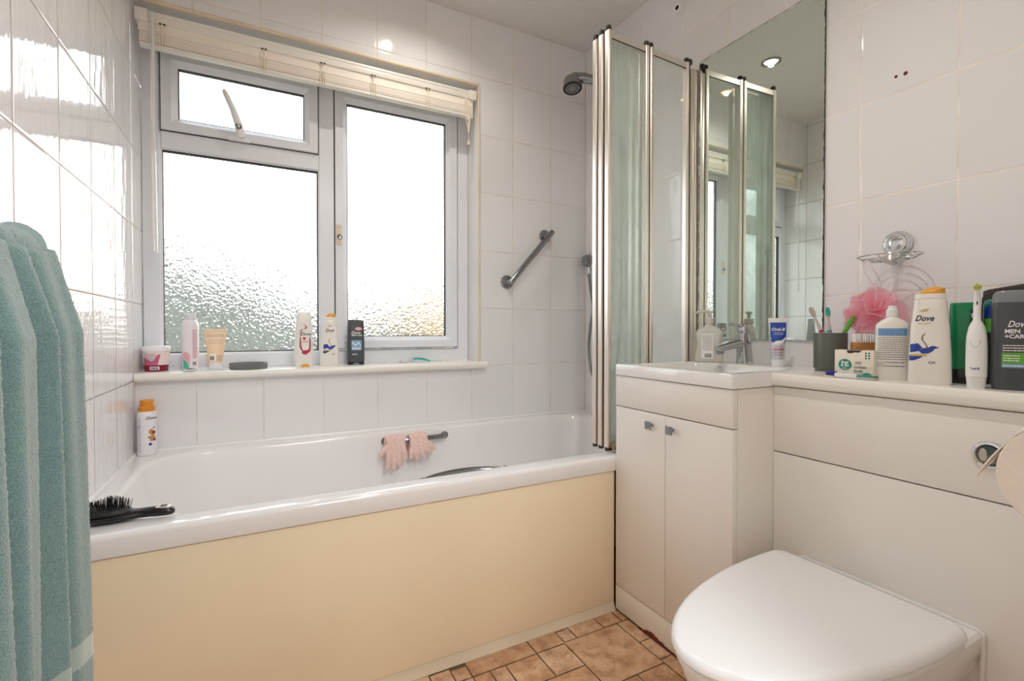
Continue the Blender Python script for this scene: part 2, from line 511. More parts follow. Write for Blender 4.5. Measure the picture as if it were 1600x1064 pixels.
rows = [(.28, .83, 1.1155)]
def fill(x0, x1, y0, y1):
    rng = random.Random(int(1000 * (x0 + 3 * y0)))
    w, h = x1 - x0, y1 - y0
    if (w > .2 or h > .2) or (w > .11 and h > .11 and rng.random() < 0.55) :
        if w >= h: c = x0 + round(w * rng.choice((.34, .5, .66)), 4); fill(x0, c, y0, y1); fill(c, x1, y0, y1)
        else: c = y0 + round(h * rng.choice((.34, .5, .66)), 4); fill(x0, x1, y0, c); fill(x0, x1, c, y1)
    else: tiles.append((x0, x1, y0, y1))
fill(-.36, .28, .83, 1.18); fill(.28, .4735, .83, 1.1155); fill(.4735, .5650, .83, 1.0185); fill(-.36, 1.42, .12, .83); fill(-.6, 1.42, -1.5, .12); fill(.99, 1.42, .83, 1.18)
gw = 0.0017
rng = random.Random(11)
for (a, b, c, d) in tiles:
    # slightly wobbly stone edges
    pts = []
    for (p, q) in (((a, c), (b, c)), ((b, c), (b, d)), ((b, d), (a, d)), ((a, d), (a, c))):
        for k in range(4):
            f_ = k / 4
            px, py = p[0] + (q[0] - p[0]) * f_, p[1] + (q[1] - p[1]) * f_
            pts.append([px, py])
    cx, cy = (a + b) / 2, (c + d) / 2
    for p in pts:
        p[0] += math.copysign(gw, cx - p[0]) * (abs(p[0] - cx) > (b - a) / 2 - 1e-4) + rng.uniform(-.0007, .0007)
        p[1] += math.copysign(gw, cy - p[1]) * (abs(p[1] - cy) > (d - c) / 2 - 1e-4) + rng.uniform(-.0007, .0007)
    mb.f([mb.v((p[0], p[1], 0.0)) for p in pts])
structure(mb.build('floor', [M['floor_grout'], M['stone']], smooth=False))

T = 0.17
mb = MB(); mb.box(XL - .3, XR + .3, -1.6, YW + T, ZC, ZC + .1)
structure(mb.build('ceiling', M['ceiling'], smooth=False))

WX0, WX1, WZ0, WZ1 = XL, 0.844, 0.735, 1.936       # window opening
mb = MB()
# left wall; the tiles run on into the window recess
mb.box(XL - .1, XL, YF - .1, YW + T, 0, ZC)
structure(mb.build('wall_left', M['tile_left'], smooth=False))
mb = MB()
mb.box(XR, XR + .1, YF - .1, YW + T, 0, ZC)
structure(mb.build('wall_right', M['tile_right'], smooth=False))
mb = MB()
mb.k = 0
mb.quad((XL, YW, 0), (XR, YW, 0), (XR, YW, WZ0), (XL, YW, WZ0))
mb.quad((WX1, YW, WZ0), (XR, YW, WZ0), (XR, YW, WZ1), (WX1, YW, WZ1))
mb.quad((XL, YW, WZ1), (XR, YW, WZ1), (XR, YW, ZC), (XL, YW, ZC))
mb.k = 1
mb.quad((WX1, YW, WZ0), (WX1, YW, WZ1), (WX1, YW + T, WZ1), (WX1, YW + T, WZ0))
mb.quad((XL, YW, WZ1), (XL, YW + T, WZ1), (WX1, YW + T, WZ1), (WX1, YW, WZ1))
mb.quad((XL, YW, WZ0), (WX1, YW, WZ0), (WX1, YW + T, WZ0), (XL, YW + T, WZ0))
mb.quad((XL, YW + T, 0), (XR, YW + T, 0), (XR, YW + T, WZ0), (XL, YW + T, WZ0))
mb.quad((WX1, YW + T, WZ0), (XR, YW + T, WZ0), (XR, YW + T, WZ1), (WX1, YW + T, WZ1))
mb.quad((XL, YW + T, WZ1), (XR, YW + T, WZ1), (XR, YW + T, ZC), (XL, YW + T, ZC))
structure(mb.build('wall_back', [M['tile_back'], M['reveal']], smooth=False))
# wall beside the doorway and the landing beyond it
mb = MB(); mb.box(0.64, XR + .1, YF - .1, YF, 0, ZC); mb.box(XL - .1, 0.64, YF - .1, YF, 2.02, ZC)
structure(mb.build('wall_front', M['plaster'], smooth=False))
mb = MB(); mb.box(XL - .4, XL - .3, -1.6, YF - .1, 0, ZC); mb.box(XL - .3, XL - .1, YF - .12, YF - .1, 0, ZC)
structure(mb.build('wall_landing_left', M['plaster'], smooth=False))
mb = MB(); mb.box(XR + .2, XR + .3, -1.6, YF - .1, 0, ZC); mb.box(XR + .1, XR + .2, YF - .12, YF - .1, 0, ZC)
structure(mb.build('wall_landing_right', M['plaster'], smooth=False))
mb = MB(); mb.box(XL - .4, XR + .3, -1.7, -1.6, 0, ZC)
structure(mb.build('wall_landing_back', M['plaster'], smooth=False))

# yellowed tile trim round the opening
def trim_run(name, pts, r=0.0065):
    mb = MB(); mb.tube(pts, r, 12)
    structure(mb.build(name, M['yellowed']))
trim_run('trim_1', [(XL, YW + .001, WZ1 + .003), (WX1 + .003, YW + .001, WZ1 + .003)])
trim_run('trim_2', [(WX1 + .003, YW + .001, ZS - .004), (WX1 + .003, YW + .001, WZ1 + .009)], 0.0055)

# ------------------------------------------------------------------ window
def frame_loft(mb, x0, x1, z0, z1, prof):
    rings = []
    for d, y in prof:
        rings.append([(x0 + d, y, z0 + d), (x1 - d, y, z0 + d), (x1 - d, y, z1 - d), (x0 + d, y, z1 - d)])
    rr = [[mb.v(p) for p in r] for r in rings]
    for a, b in zip(rr, rr[1:] + rr[:1]):
        for i in range(4):
            j = (i + 1) % 4
            mb.f((a[i], a[j], b[j], b[i]))
win = thing('window_1', 'white framed three-pane window with obscured glass above the bath', 'window')
structure(win)
YG = 2.038
mb = MB()
FX0, FX1 = XL + .002, WX1 - .002
# outer frame members with a small chamfer towards the glass
def bar(mb, x0, x1, z0, z1, y0=YG, y1=YG + .040, bev=0.006): mb.box(x0, x1, y0, y1, z0, z1, bev, 1)
frame_loft(mb, FX0, FX1, ZS + .002, WZ1, [(0, YG + .040), (0, YG), (.046, YG), (.055, YG + .010), (.055, YG + .040)])
bar(mb, .207, .271, ZS + .01, WZ1 - .01, YG + .0005)
bar(mb, FX0 + .05, .212, 1.507, 1.575, YG + .001)
bar(mb, FX0 + .05, FX1 - .05, 1.845, WZ1 - .02, YG + .002)
bar(mb, FX0 + .05, FX1 - .05, ZS + .03, .800, YG + .0015)
fr = mb.build('frame', M['upvc'], win, angle=20)
def sash(x0, x1, z0, z1, name, w=.048, proud=.010):
    mb = MB()
    frame_loft(mb, x0, x1, z0, z1, [(0, YG + .037), (0, YG - proud + .002), (.002, YG - proud), (w * .62, YG - proud), (w, YG + .012), (w, YG + .037)])
    o = mb.build(name, M['upvc'], win, angle=20)
    g = MB()
    frame_loft(g, x0 + w - .0008, x1 - w + .0008, z0 + w - .0008, z1 - w + .0008, [(0, YG + .03), (0, YG + .0115), (.0035, YG + .0135), (.0035, YG + .03)])
    g.build('gasket', M['gasket'], o, smooth=False)
    g = MB()
    frame_loft(g, x0 - .0025, x1 + .0025, z0 - .0025, z1 + .0025, [(0, YG + .01), (0, YG - .0012), (.0035, YG - .0012), (.0035, YG + .01)])
    g.build('seal', M['gasket'], o, smooth=False)
    return o
def pane(x0, x1, z0, z1):
    mb = MB(); mb.box(x0, x1, YG + .028, YG + .034, z0, z1)
    return mb.build('pane', M['pattern_glass'], win, smooth=False)
top = sash(-.2965, .2065, 1.573, 1.846, 'top_sash')
side = sash(.270, .7875, .806, 1.846, 'side_sash')
pane(-.245, .155, 1.60, 1.80); pane(.315, .74, .85, 1.80); pane(-.297, .209, .795, 1.508)
g = MB()
frame_loft(g, -.2985, .2075, .7995, 1.5075, [(0, YG + .03), (0, YG + .009), (.004, YG + .012), (.004, YG + .03)])
g.build('gasket', M['gasket'], fr, smooth=False)
# cam handle on the top-hung sash
hm = MB(Matrix.Translation((-.062, YG - .012, 1.592)))
hm.box(-.036, .036, -.010, .004, -.024, -.008, .004)
hm.box(-.012, .016, -.012, .002, -.018, .012, .004)
hd = hm.build('window_handle', M['white_plastic'], top)
hm = MB(Matrix.Translation((-.062, YG - .012, 1.592)))
hm.tube([(.008, -.012, -.012), (.004, -.016, .012), (-.004, -.020, .040), (-.020, -.024, .085), (-.040, -.026, .130), (-.046, -.026, .143)], [.015, .017, .016, .0125, .0110, .0070], 12, flat=.85)
hm.build('lever', M['white_plastic'], hd)
hm = MB(Matrix.Translation((-.062, YG - .012, 1.592)))
hm.lathe([(.0105, 0), (.0105, -.006), (.008, -.008), (.004, -.006)], 20, (-.001, -.027, .020), 'Y')
hm.build('key_barrel', M['steel'], hd)
hm = MB(); hm.box(.2735, .2925, YG - .018, YG - .006, 1.222, 1.302, .003)
h2 = hm.build('window_handle', M['yellowed'], side)
hm = MB(); hm.lathe([(.010, 0), (.010, -.006), (.008, -.008), (.004, -.007)], 20, (.2845, YG - .016, 1.252), 'Y')
hm.lathe([(.0025, 0), (.0025, -.003)], 10, (.281, YG - .016, 1.290), 'Y')
hm.build('key_barrel', M['steel'], h2)

# sill with a rounded nose
mb = MB()
prof = [(YG + .004, ZS - .028), (1.900, ZS - .028)] + [(1.899 - .014 * math.sin(R(a)), ZS - .014 - .014 * math.cos(R(a))) for a in (30, 60, 90, 120, 150)] + [(1.900, ZS), (YG + .004, ZS)]
mb.loft([[(x_, y, z) for y, z in prof] for x_ in (XL + .001, WX1 - .001)])
prof2 = [(min(y, YW - .001), z) for y, z in prof]
mb.loft([[(x_, y, z) for y, z in prof2] for x_ in (WX1 - .001, .870, .8725)])
sill = mb.build('trim_3', M['white_gloss'])
sill['kind'] = 'structure'

# ------------------------------------------------------------------ blind
bl = thing('venetian_blind', 'cream slatted blind pulled right up at the top of the window', 'blind', (0.25, 1.95, 1.8))
def bm(): return MB(Matrix.Translation((-0.25, -1.95, -1.8)))
M['blind'] = principled('ivory_blind_slats', (250, 242, 230), 0.45, noise=(12, 0.02))
M['blind_rail'] = principled('ivory_rail', (244, 240, 232), 0.35)
mb = bm(); mb.box(-.322, .815, 1.930, 1.958, 1.878, 1.908, .002); mb.box(-.322, .815, 1.9285, 1.9305, 1.9, 1.9105, .0005)
mb.build('headrail', M['blind_rail'], bl)
for xa, xb in ((-.348, -.313), (.805, .838)):
    mb = bm(); mb.box(xa, xb, 1.924, 1.960, 1.874, 1.914, .002)
    mb.build('end_bracket', M['blind_rail'], bl)
mb = bm()
rng = random.Random(4)
nsl = 16
for i in range(nsl):
    z = 1.811 + i * .0022
    j = rng.uniform(-.0012, .0012)
    # each slat slightly bowed and out of line with its neighbours
    mb.loft([[(x_, 1.929 + j, z), (x_, 1.941 + j, z + .0009), (x_, 1.953 + j, z), (x_, 1.953 + j, z + .0018), (x_, 1.941 + j, z + .0026), (x_, 1.929 + j, z + .0018)] for x_ in (-.336 + rng.uniform(-.001, .001), .25, .822 + rng.uniform(-.001, .001))])
mb.build('slat_stack', M['blind'], bl, smooth=False)
mb = bm(); mb.box(-.337, .823, 1.928, 1.954, 1.797, 1.810, .004); mb.build('bottom_rail', M['blind_rail'], bl)
for xc in (-.275, .02, .215, .40, .62):
    mb = bm()
    mb.tube([(xc, 1.927, 1.880), (xc, 1.926, 1.85), (xc, 1.926, 1.80), (xc, 1.928, 1.795)], .0016, 6)
    for dx in (-.008, .008):
        zz = [(xc + dx + rng.uniform(-.002, .002), 1.9265 - .002 * (k % 2), 1.848 - .006 * k) for k in range(9)]
        mb.tube(zz, .0015, 5)
    mb.tube([(xc - .008, 1.926, 1.82), (xc + .008, 1.926, 1.818)], .001, 5)
    mb.build('ladder_cord', M['cord'], bl)
    mb = bm(); mb.box(xc - .009, xc + .009, 1.928, 1.9295, 1.8745, 1.8795); mb.build('cord_slot', M['brown_cap'], bl, smooth=False)
mb = bm(); mb.box(-.34, .824, 1.936, 1.938, 1.846, 1.878); mb.build('valance_slat', M['blind'], bl, smooth=False)
mb = bm(); mb.tube([(-.300, 1.924, 1.885), (-.301, 1.922, 1.6), (-.298, 1.918, 1.3), (-.296, 1.915, 1.133)], .0062, 6)
mb.tube([(-.300, 1.924, 1.905), (-.300, 1.924, 1.883)], .006, 8)
M['wand'] = principled('clear_wand', (248, 248, 246), 0.2, trans=0.2)
mb.build('tilt_wand', M['wand'], bl)
mb = bm()
for k in range(7):
    a = rng.uniform(-.012, .012); b = rng.uniform(-.010, .014)
    pts = [(.782, 1.924, 1.893)]
    for i in range(1, 9):
        f_ = i / 8
        pts.append((.782 + .016 * f_ + a * math.sin(PI * f_) + rng.uniform(-.003, .003), 1.921 + b * .3 * math.sin(PI * f_), 1.893 - .165 * f_))
    mb.tube(pts, .0014, 5)
mb.tube([(.798, 1.921, 1.73), (.799, 1.921, 1.69)], .0014, 5)
mb.build('pull_cord', M['cord'], bl)
mb = bm(); mb.lathe([(.002, .012), (.006, .004), (.008, -.010), (.005, -.012)], 12, (.799, 1.921, 1.684)); mb.build('cord_knob', M['yellowed'], bl)

# ------------------------------------------------------------------ bath
def rrect(x0, x1, y0, y1, r, z, seg=10):
    """rounded rectangle, 4*(seg+1) points, starting on the right"""
    pts = []
    rs = r if isinstance(r, (tuple, list)) else [r] * 4
    for (cx, cy, a0, rr) in ((x1 - rs[0], y1 - rs[0], 0, rs[0]), (x0 + rs[1], y1 - rs[1], 90, rs[1]), (x0 + rs[2], y0 + rs[2], 180, rs[2]), (x1 - rs[3], y0 + rs[3], 270, rs[3])):
        for k in range(seg + 1):
            a = R(a0 + 90 * k / seg)
            pts.append((cx + rr * math.cos(a), cy + rr * math.sin(a), z))
    return pts
bath = thing('bathtub', 'white acrylic bathtub with cream front running under the window', 'bathtub', (0.53, 1.55, 0))
bt = Matrix.Translation((-0.53, -1.55, 0))
mb = MB(bt)
X0, X1, Y0, Y1 = XL + .001, XR - .001, YB, YW - .001
rings = [rrect(X0, X1, Y0 + .012, Y1, .012, .4405), rrect(X0, X1, Y0 + .001, Y1, .012, .4405), rrect(X0, X1, Y0, Y1, .012, .443)]
for a in (0, 20, 40, 60, 80, 90):
    d = .012 * (1 - math.cos(R(a)))
    rings.append(rrect(X0, X1, Y0 + d, Y1, .012, .475 + .012 * math.sin(R(a))))
I = (-.302, 1.372, 1.243, 1.868)
for a in (90, 70, 50, 30, 10):
    d = .016 * (1 - math.sin(R(a)))
    dd = .016 - .016 * math.cos(R(a))
    rings.append(rrect(I[0] - .012 + .016 * math.cos(R(a)), I[1] + .012 - .016 * math.cos(R(a)), I[2] - .012 + .016 * math.cos(R(a)), I[3] + .012 - .016 * math.cos(R(a)), (.20, .17, .15, .12), ZR - .016 + .016 * math.sin(R(a))))
for k, (z, dl, dr, dy) in enumerate(((.44, .012, .008, .008), (.36, .05, .02, .022), (.26, .10, .035, .038), (.17, .15, .05, .052), (.12, .19, .068, .072), (.10, .23, .10, .10), (.095, .30, .16, .15))):
    rings.append(rrect(I[0] + dl, I[1] - dr, I[2] + dy, I[3] - dy, (.20, .17, .15, .12), z))
mb.loft(rings, cap0=False, cap1=True)
mb.build('tub', M['acrylic'], bath, angle=50)
# chrome grips, one on each long inner side
for sgn, xa, xb, yy, zz in ((1, .425, .665, 1.862, .452), (-1, .385, .630, 1.246, .470)):
    g = MB(bt)
    n = 14
    pts = []
    for i in range(n + 1):
        f_ = i / n
        yoff = .040 * math.sin(PI * f_) ** .5 if 0 < f_ < 1 else 0
        pts.append((xa + (xb - xa) * f_, yy - sgn * yoff, zz + .004 * math.sin(PI * f_)))
    g.tube(pts, [.011] + [.0085] * (n - 1) + [.011], 12, flat=1.2)
    for xx in (xa, xb):
        g.lathe([(.016, 0), (.016, -.006), (.012, -.009)] if sgn > 0 else [(.016, 0), (.016, .006), (.012, .009)], 20, (xx, yy + sgn * .004, zz), 'Y')
    g.build('grip_handle', M['steel'], bath)
# sealant along the walls
mb = MB(); mb.tube([(XL, YW - .003, ZR + .001), (XR, YW - .003, ZR + .001)], .006, 8)
structure(mb.build('trim_4', M['white_plastic']))
mb = MB(); mb.tube([(XL + .003, YB + .01, ZR + .001), (XL + .003, YW, ZR + .001)], .006, 8)
structure(mb.build('trim_5', M['white_plastic']))
mb = MB(); mb.tube([(XR - .003, YB + .08, ZR + .001), (XR - .003, YW, ZR + .001)], .006, 8)
structure(mb.build('trim_6', M['white_plastic']))

mb = MB(bt); mb.box(XL + .001, XV - .001, YB + .004, YB + .022, .0275, .4385, .002); bp_ = mb.build('side_panel', M['cream'], bath); bp_['label'] = 'plain cream front panel'
mb = MB(bt); mb.loft([[(x_, YB - .004, .0005), (x_, YB - .003, .004), (x_, YB + .002, .012), (x_, YB + .0055, .027), (x_, YB + .02, .027), (x_, YB + .02, .0005)] for x_ in (XL + .001, XV - .001)])
mb.build('plinth', M['cream_plinth'], bp_)

# ------------------------------------------------------------------ vanity unit, basin and tap
VY0, VY1 = .757, YB - .0005
van = thing('vanity_unit', 'white two-door vanity cabinet under the basin beside the bath', 'cabinet', (1.2, .967, 0))
vt = Matrix.Translation((-1.2, -.967, 0))
mb = MB(vt)
mb.box(XV + .018, XR - .002, VY0, VY1, .002, .7395, .001)
mb.build('carcass', M['unit_side'], van)
mb = MB(vt); mb.box(XV, XV + .0165, VY0, VY1, .6475, .7395, .0012); mb.build('top_rail', M['unit'], van)
for ya, yb, yh in ((.971, VY1 - .001, 1.0185), (VY0, .9685, .941)):
    mb = MB(vt); mb.box(XV, XV + .0165, ya, yb, .0845, .6445, .0012)
    d = mb.build('door', M['unit'], van)
    h = MB(vt)
    zc = .612
    h.lathe([(.0045, 0), (.0045, .016)], 14, (XV - .0155, yh, zc), 'X')
    h.box(XV - .019, XV - .0155, yh - .0115, yh + .0115, zc - .0115, zc + .0115, .0008)
    h.build('knob', M['steel'], d)
mb = MB(vt); mb.box(XV + .001, XV + .0165, VY0 + .001, VY1, .006, .0815, .001); pl = mb.build('plinth', M['unit_side'], van)
# swollen, flaked bottom edge of the plinth
M['rot'] = principled('exposed_red_brown_board', (104, 40, 26), 0.85, noise=(60, 0.35), bump=(80, 0.004))
mb = MB(vt)
rng = random.Random(9)
lo, hi = [], []
n = 44
for i in range(n + 1):
    f_ = i / n
    y = 1.075 - .26 * f_
    lo.append((XV - .001 + rng.uniform(-.0012, .0005), y, .0005))
    hi.append((XV - .0004, y, .002 + (.014 * min(1, 6 * f_) * min(1, 7 * (1 - f_)) * (0.65 + .35 * math.sin(9 * f_)) + rng.uniform(-.002, .002)) * min(1, 8 * f_)))
for i in range(n):
    a = [mb.v(lo[i]), mb.v(lo[i + 1]), mb.v(hi[i + 1]), mb.v(hi[i])]
    mb.f(a)
    b = [mb.v((XV + .006, p[1], p[2])) for p in (hi[i], hi[i + 1])]
    mb.f((a[3], a[2], b[1], b[0]))
mb.build('rotten_edge', M['rot'], pl, smooth=False)

bas = thing('wash_basin', 'white inset basin with overflow ring on the vanity cabinet', 'basin', (1.2, .967, .7415))
bb = Matrix.Translation((-1.2, -.967, -.7415))
mb = MB(bb)
BX0, BX1, BY0, BY1 = XV - .003, XR - .001, VY0 - .002, VY1
rings = [rrect(BX0 + .002, BX1, BY0 + .002, BY1, .004, .7415, 5), rrect(BX0, BX1, BY0, BY1, .004, .7435, 5), rrect(BX0, BX1, BY0, BY1, .004, ZT - .005, 5),
         rrect(BX0 + .0015, BX1 - .001, BY0 + .0015, BY1 - .001, .005, ZT - .0015, 5), rrect(BX0 + .005, BX1 - .004, BY0 + .005, BY1 - .004, .006, ZT, 5)]
for d, z in ((0, 0), (.003, -.001), (.006, -.005), (.011, -.022), (.022, -.055), (.04, -.08), (.07, -.094), (.10, -.098)):
    rings.append(rrect(1.012 + d, 1.285 - d * .8, .792 + d, 1.140 - d, .045, ZT + z, 5))
mb.loft(rings, True, True)
mb.build('bowl', M['ceramic'], bas, angle=30)
mb = MB(bb @ Matrix.Translation((1.2775, 1.0335, .7535)) @ Matrix.Rotation(R(12), 4, 'Y'))
mb.lathe([(.008, -.001), (.0105, -.0015), (.0125, -.004), (.0135, -.006), (.0145, -.005), (.0145, 0)], 24, (0, 0, 0), 'X', False, False)
mb.build('overflow_ring', M['chrome'], bas)
mb = MB(bb @ Matrix.Translation((1.2775, 1.0335, .7535)) @ Matrix.Rotation(R(12), 4, 'Y'))
mb.lathe([(.001, -.0012), (.0095, -.0012)], 20, (0, 0, 0), 'X')
mb.build('overflow_hole', M['gap'], bas)
mb = MB(bb); mb.lathe([(.021, 0), (.021, .003), (.017, .004), (.004, .0045)], 24, (1.15, .966, ZT - .0975)); mb.build('plug', M['chrome'], bas)

tx, ty = 1.338, .988
tap = thing('basin_tap', 'chrome lever mixer tap at the back of the basin', 'tap', (tx, ty, ZT))
# local +X points from the wall into the room (turned to -X by the rotation)
tap.rotation_euler = (0, 0, PI - R(8))
mb = MB(); mb.lathe([(.025, 0), (.025, .003), (.022, .006)], 28); mb.build('base_ring', M['chrome'], tap)
mb = MB()
rings = []
for z, a, b, ox in ((.004, .0215, .0205, 0), (.03, .021, .0195, .001), (.06, .020, .018, .003), (.085, .019, .0165, .005), (.092, .0175, .0155, .006)):
    rings.append(superring(a, b, 3.0, z, 28, ox, 0))
mb.loft(rings)
mb.tube([(.005, 0, .062), (.03, 0, .062), (.06, 0, .058), (.09, 0, .051), (.106, 0, .046)], [.0165, .0170, .0160, .0148, .0140], 20, flat=.80)
mb.build('body', M['tap_chrome'], tap)
mb = MB(Matrix.Translation((.097, 0, .0395)) @ Matrix.Rotation(R(18), 4, 'Y'))
mb.lathe([(.0085, .004), (.0115, .003), (.0115, -.006), (.0095, -.0065), (.009, -.002)], 20)
mb.build('aerator', M['steel'], tap)
mb = MB()
mb.lathe([(.0165, .091), (.0165, .098), (.0190, .101), (.0190, .118), (.017, .123), (.006, .125)], 28, (.006, 0, 0))
mb.loft([[(-.006, -.016, .114), (-.006, .016, .114), (-.006, .015, .125), (-.006, -.015, .125)], [(.03, -.013, .116), (.03, .013, .116), (.03, .012, .126), (.03, -.012, .126)], [(.055, -.010, .119), (.055, .010, .119), (.055, .009, .126), (.055, -.009, .126)]])
mb.build('lever', M['tap_chrome'], tap)

# ------------------------------------------------------------------ boxed-in cistern, worktop, flush button
wc = thing('cistern_housing', 'white boxed-in cistern panelling behind the toilet', 'cabinet', (1.28, .43, 0))
wt = Matrix.Translation((-1.28, -.43, 0))
WY0, WY1 = YF + .002, VY0 - .001
mb = MB(wt); mb.box(XWC + .014, XR - .002, WY0, WY1, .002, .742); mb.build('carcass', M['gap'], wc, smooth=False)
mb = MB(wt); mb.box(XWC, XWC + .016, WY0, WY1, .5815, .7415, .001); up_ = mb.build('access_panel', M['unit'], wc)
mb = MB(wt); mb.box(XWC, XWC + .016, WY0, WY1, .002, .5785, .001); mb.build('front_panel', M['unit'], wc)
fb = MB(wt @ Matrix.Translation((XWC, .3545, .662)))
fb.lathe([(.0245, 0), (.0245, -.004), (.0225, -.0075), (.0195, -.0085), (.0175, -.006), (.0165, -.003)], 36, axis='X', cap1=False)
fbo = fb.build('flush_ring', M['chrome'], wc)
fb = MB(wt @ Matrix.Translation((XWC, .3545, .662)))
fb.lathe([(.0166, -.002), (.0160, -.0055), (.002, -.0065)], 36, axis='X'); fb.build('large_button', M['steel'], fbo)
fb = MB(wt @ Matrix.Translation((XWC, .362, .6615)))
ring = [[(-.0055 - .002 * k, (.0062 - .002 * k) * math.cos(2 * PI * i / 24), (.0115 - .002 * k) * math.sin(2 * PI * i / 24)) for i in range(24)] for k in (0, .6)]
fb.loft(ring); fb.build('small_button', M['satin'], fbo)
mb = MB()
n_ = [(XR - .001, .7435), (XWC + .004, .7435)] + [(XWC - .002 - .012 * math.sin(R(a)), .7575 - .014 * math.cos(R(a))) for a in (20, 50, 90)] + [(XWC - .002 - .012 * math.sin(R(a)), ZT - .014 - .014 * math.cos(R(a))) for a in (90, 130, 160)] + [(XWC + .004, ZT), (XR - .001, ZT)]
mb.loft([[(x_, y, z) for x_, z in n_] for y in (WY0, WY1 - .001)])
tag(mb.build('worktop', M['worktop'], angle=25), 'white laminate worktop over the cistern, crowded with bottles', 'worktop')

# ------------------------------------------------------------------ toilet
TYC = .523
toi = thing('toilet', 'white toilet with closed lid in the foreground', 'toilet', (.87, TYC, 0))
def dshape(a, b, xc, xb, rb, z, inset=0.0, n=40):
    """D outline about the toilet's own origin: straight sides to the back, elliptical front"""
    a -= inset; b -= inset; xb -= inset
    pts = []
    for i in range(n + 1):
        t = -PI / 2 - PI * i / n       # front half, from -y round the front to +y
        pts.append((xc + a * math.cos(t), b * math.sin(t) * -1 * -1, z))
    r = max(.004, rb - inset)
    for k in range(7):
        an = R(90 - 90 * k / 6)
        pts.append((xb - r + r * math.cos(an), b - r + r * math.sin(an), z))
    for k in range(7):
        an = R(-90 * k / 6)
        pts.append((xb - r + r * math.cos(an), -b + r + r * math.sin(an), z))
    return pts
ox = -.87
# pan: ceramic, back flat against the panelling
mb = MB()
rings = []
for z, a, b, xc, xb in ((.002, .235, .105, 1.00, 1.134), (.03, .225, .100, 1.00, 1.134), (.12, .235, .105, 1.0, 1.134), (.20, .29, .122, 1.0, 1.134), (.26, .355, .148, 1.0, 1.134), (.30, .390, .160, 1.0, 1.134), (.33, .402, .164, 1.0, 1.134), (.340, .402, .164, 1.0, 1.134), (.345, .397, .159, 1.0, 1.132)):
    rings.append(dshape(a, b, xc + ox, xb + ox, .006, z))
mb.loft(rings)
mb.build('pan', M['ceramic'], toi, angle=40)
def slab(z0, z1, a, b, xc, xb, rb, bev, topdome=0.0):
    mb = MB()
    rings = []
    for t in (0, 45, 90): rings.append(dshape(a, b, xc + ox, xb + ox, rb, z0 + .3 * bev * (1 - math.cos(R(t))), .3 * bev * (1 - math.sin(R(t)))))
    for t in (90, 70, 50, 30, 10, 0): rings.append(dshape(a, b, xc + ox, xb + ox, rb, z1 - bev * (1 - math.cos(R(t))), bev * (1 - math.sin(R(t)))))
    if topdome:
        last = rings[-1]
        mx = sum(p[0] for p in last) / len(last)
        for k, h_ in ((.85, .45), (.6, .8), (.3, .97), (.05, 1)):
            rings.append([(mx + (p[0] - mx) * k, p[1] * k, z1 + topdome * h_) for p in last])
    mb.loft(rings)
    return mb
slab(.3465, .3600, .412, .171, 1.0, 1.062, .03, .006).build('seat', M['seat'], toi, angle=40)
slab(.3610, .3800, .418, .175, 1.0, 1.066, .034, .015, .004).build('lid', M['seat'], toi, angle=40)
for dy in (-.075, .075):
    mb = MB(); mb.lathe([(.011, -.03), (.011, .03)], 16, (1.068 + ox, dy, .358), 'Y'); mb.build('hinge', M['seat'], toi)
mb = MB(); mb.tube([(1.1318 + ox, -.163, .20), (1.1318 + ox, -.164, .343), (1.1318 + ox, -.155, .347), (1.1318 + ox, .155, .347), (1.1318 + ox, .164, .343), (1.1318 + ox, .164, .20)], .004, 8)
mb.build('sealant', M['white_plastic'], toi)

# ------------------------------------------------------------------ mirror
mb = MB(); mb.box(XR - .006, XR - .001, MY0, MY1, MZ0, MZ1)
for f in mb.b.faces:
    f.material_index = 0 if f.calc_center_median().x < XR - .0055 else 1
tag(mb.build('wall_mirror', [M['mirror'], M['mirror_edge']], smooth=False), 'tall frameless mirror with blackened edges above the basin', 'mirror')

# ------------------------------------------------------------------ folding shower screen
scr = thing('shower_screen', 'folding glass bath screen with aluminium frames standing on the bath rim', 'shower screen', (1.41, 1.249, .49))
SA = math.atan2(1.249 - 1.2285, 1.41 - .986)
# local x runs from the wall into the room along the screen, local y into the bath
smat = Matrix.Rotation(PI, 4, 'Z')
scr.rotation_euler = (0, 0, SA)
def sx(mb): return mb
SZ0, SZ1 = .012, 1.348       # above the rim
def lx(x_): return (x_ - 1.41) / math.cos(SA)
M['hinge_gap'] = principled('dark_hinge_strip', (70, 46, 34), 0.6)
def screen_panel(xa, xb, y, name, glass):
    mb = MB()
    w, d = .0155, .009
    mb.box(xa, xa + w, y - d, y + d, SZ0, SZ1, .0016, 1)
    mb.box(xb - w, xb, y - d, y + d, SZ0, SZ1, .0016, 1)
    mb.box(xa + .004, xa + .008, y - d - .0012, y - d + .001, SZ0, SZ1)
    mb.box(xb - .008, xb - .004, y - d - .0012, y - d + .001, SZ0, SZ1)
    mb.box(xa + w - .001, xb - w + .001, y - d * .8, y + d * .8, SZ1 - .024, SZ1 - .001, .002)
    mb.box(xa + w - .001, xb - w + .001, y - d * .8, y + d * .8, SZ0 + .001, SZ0 + .024, .002)
    o = mb.build(name, M['satin'], scr, angle=20)
    g = MB(); g.box(xa + w - .003, xb - w + .003, y - .002, y + .002, SZ0 + .02, SZ1 - .02)
    g.build('glass_pane', glass, o, smooth=False)
    s_ = MB()
    s_.box(xa + w, xb - w, y - d * .8 - .0006, y - d * .8 + .001, SZ1 - .0265, SZ1 - .0235)
    s_.build('glazing_seal', M['gasket'], o, smooth=False)
    return o
hx = (lx(.986), lx(1.1715), lx(1.370))
screen_panel(hx[1] + .003, hx[2] - .003, 0, 'screen_panel', M['glass_b'])
screen_panel(hx[0], hx[1] - .003, 0, 'screen_panel', M['glass_a'])
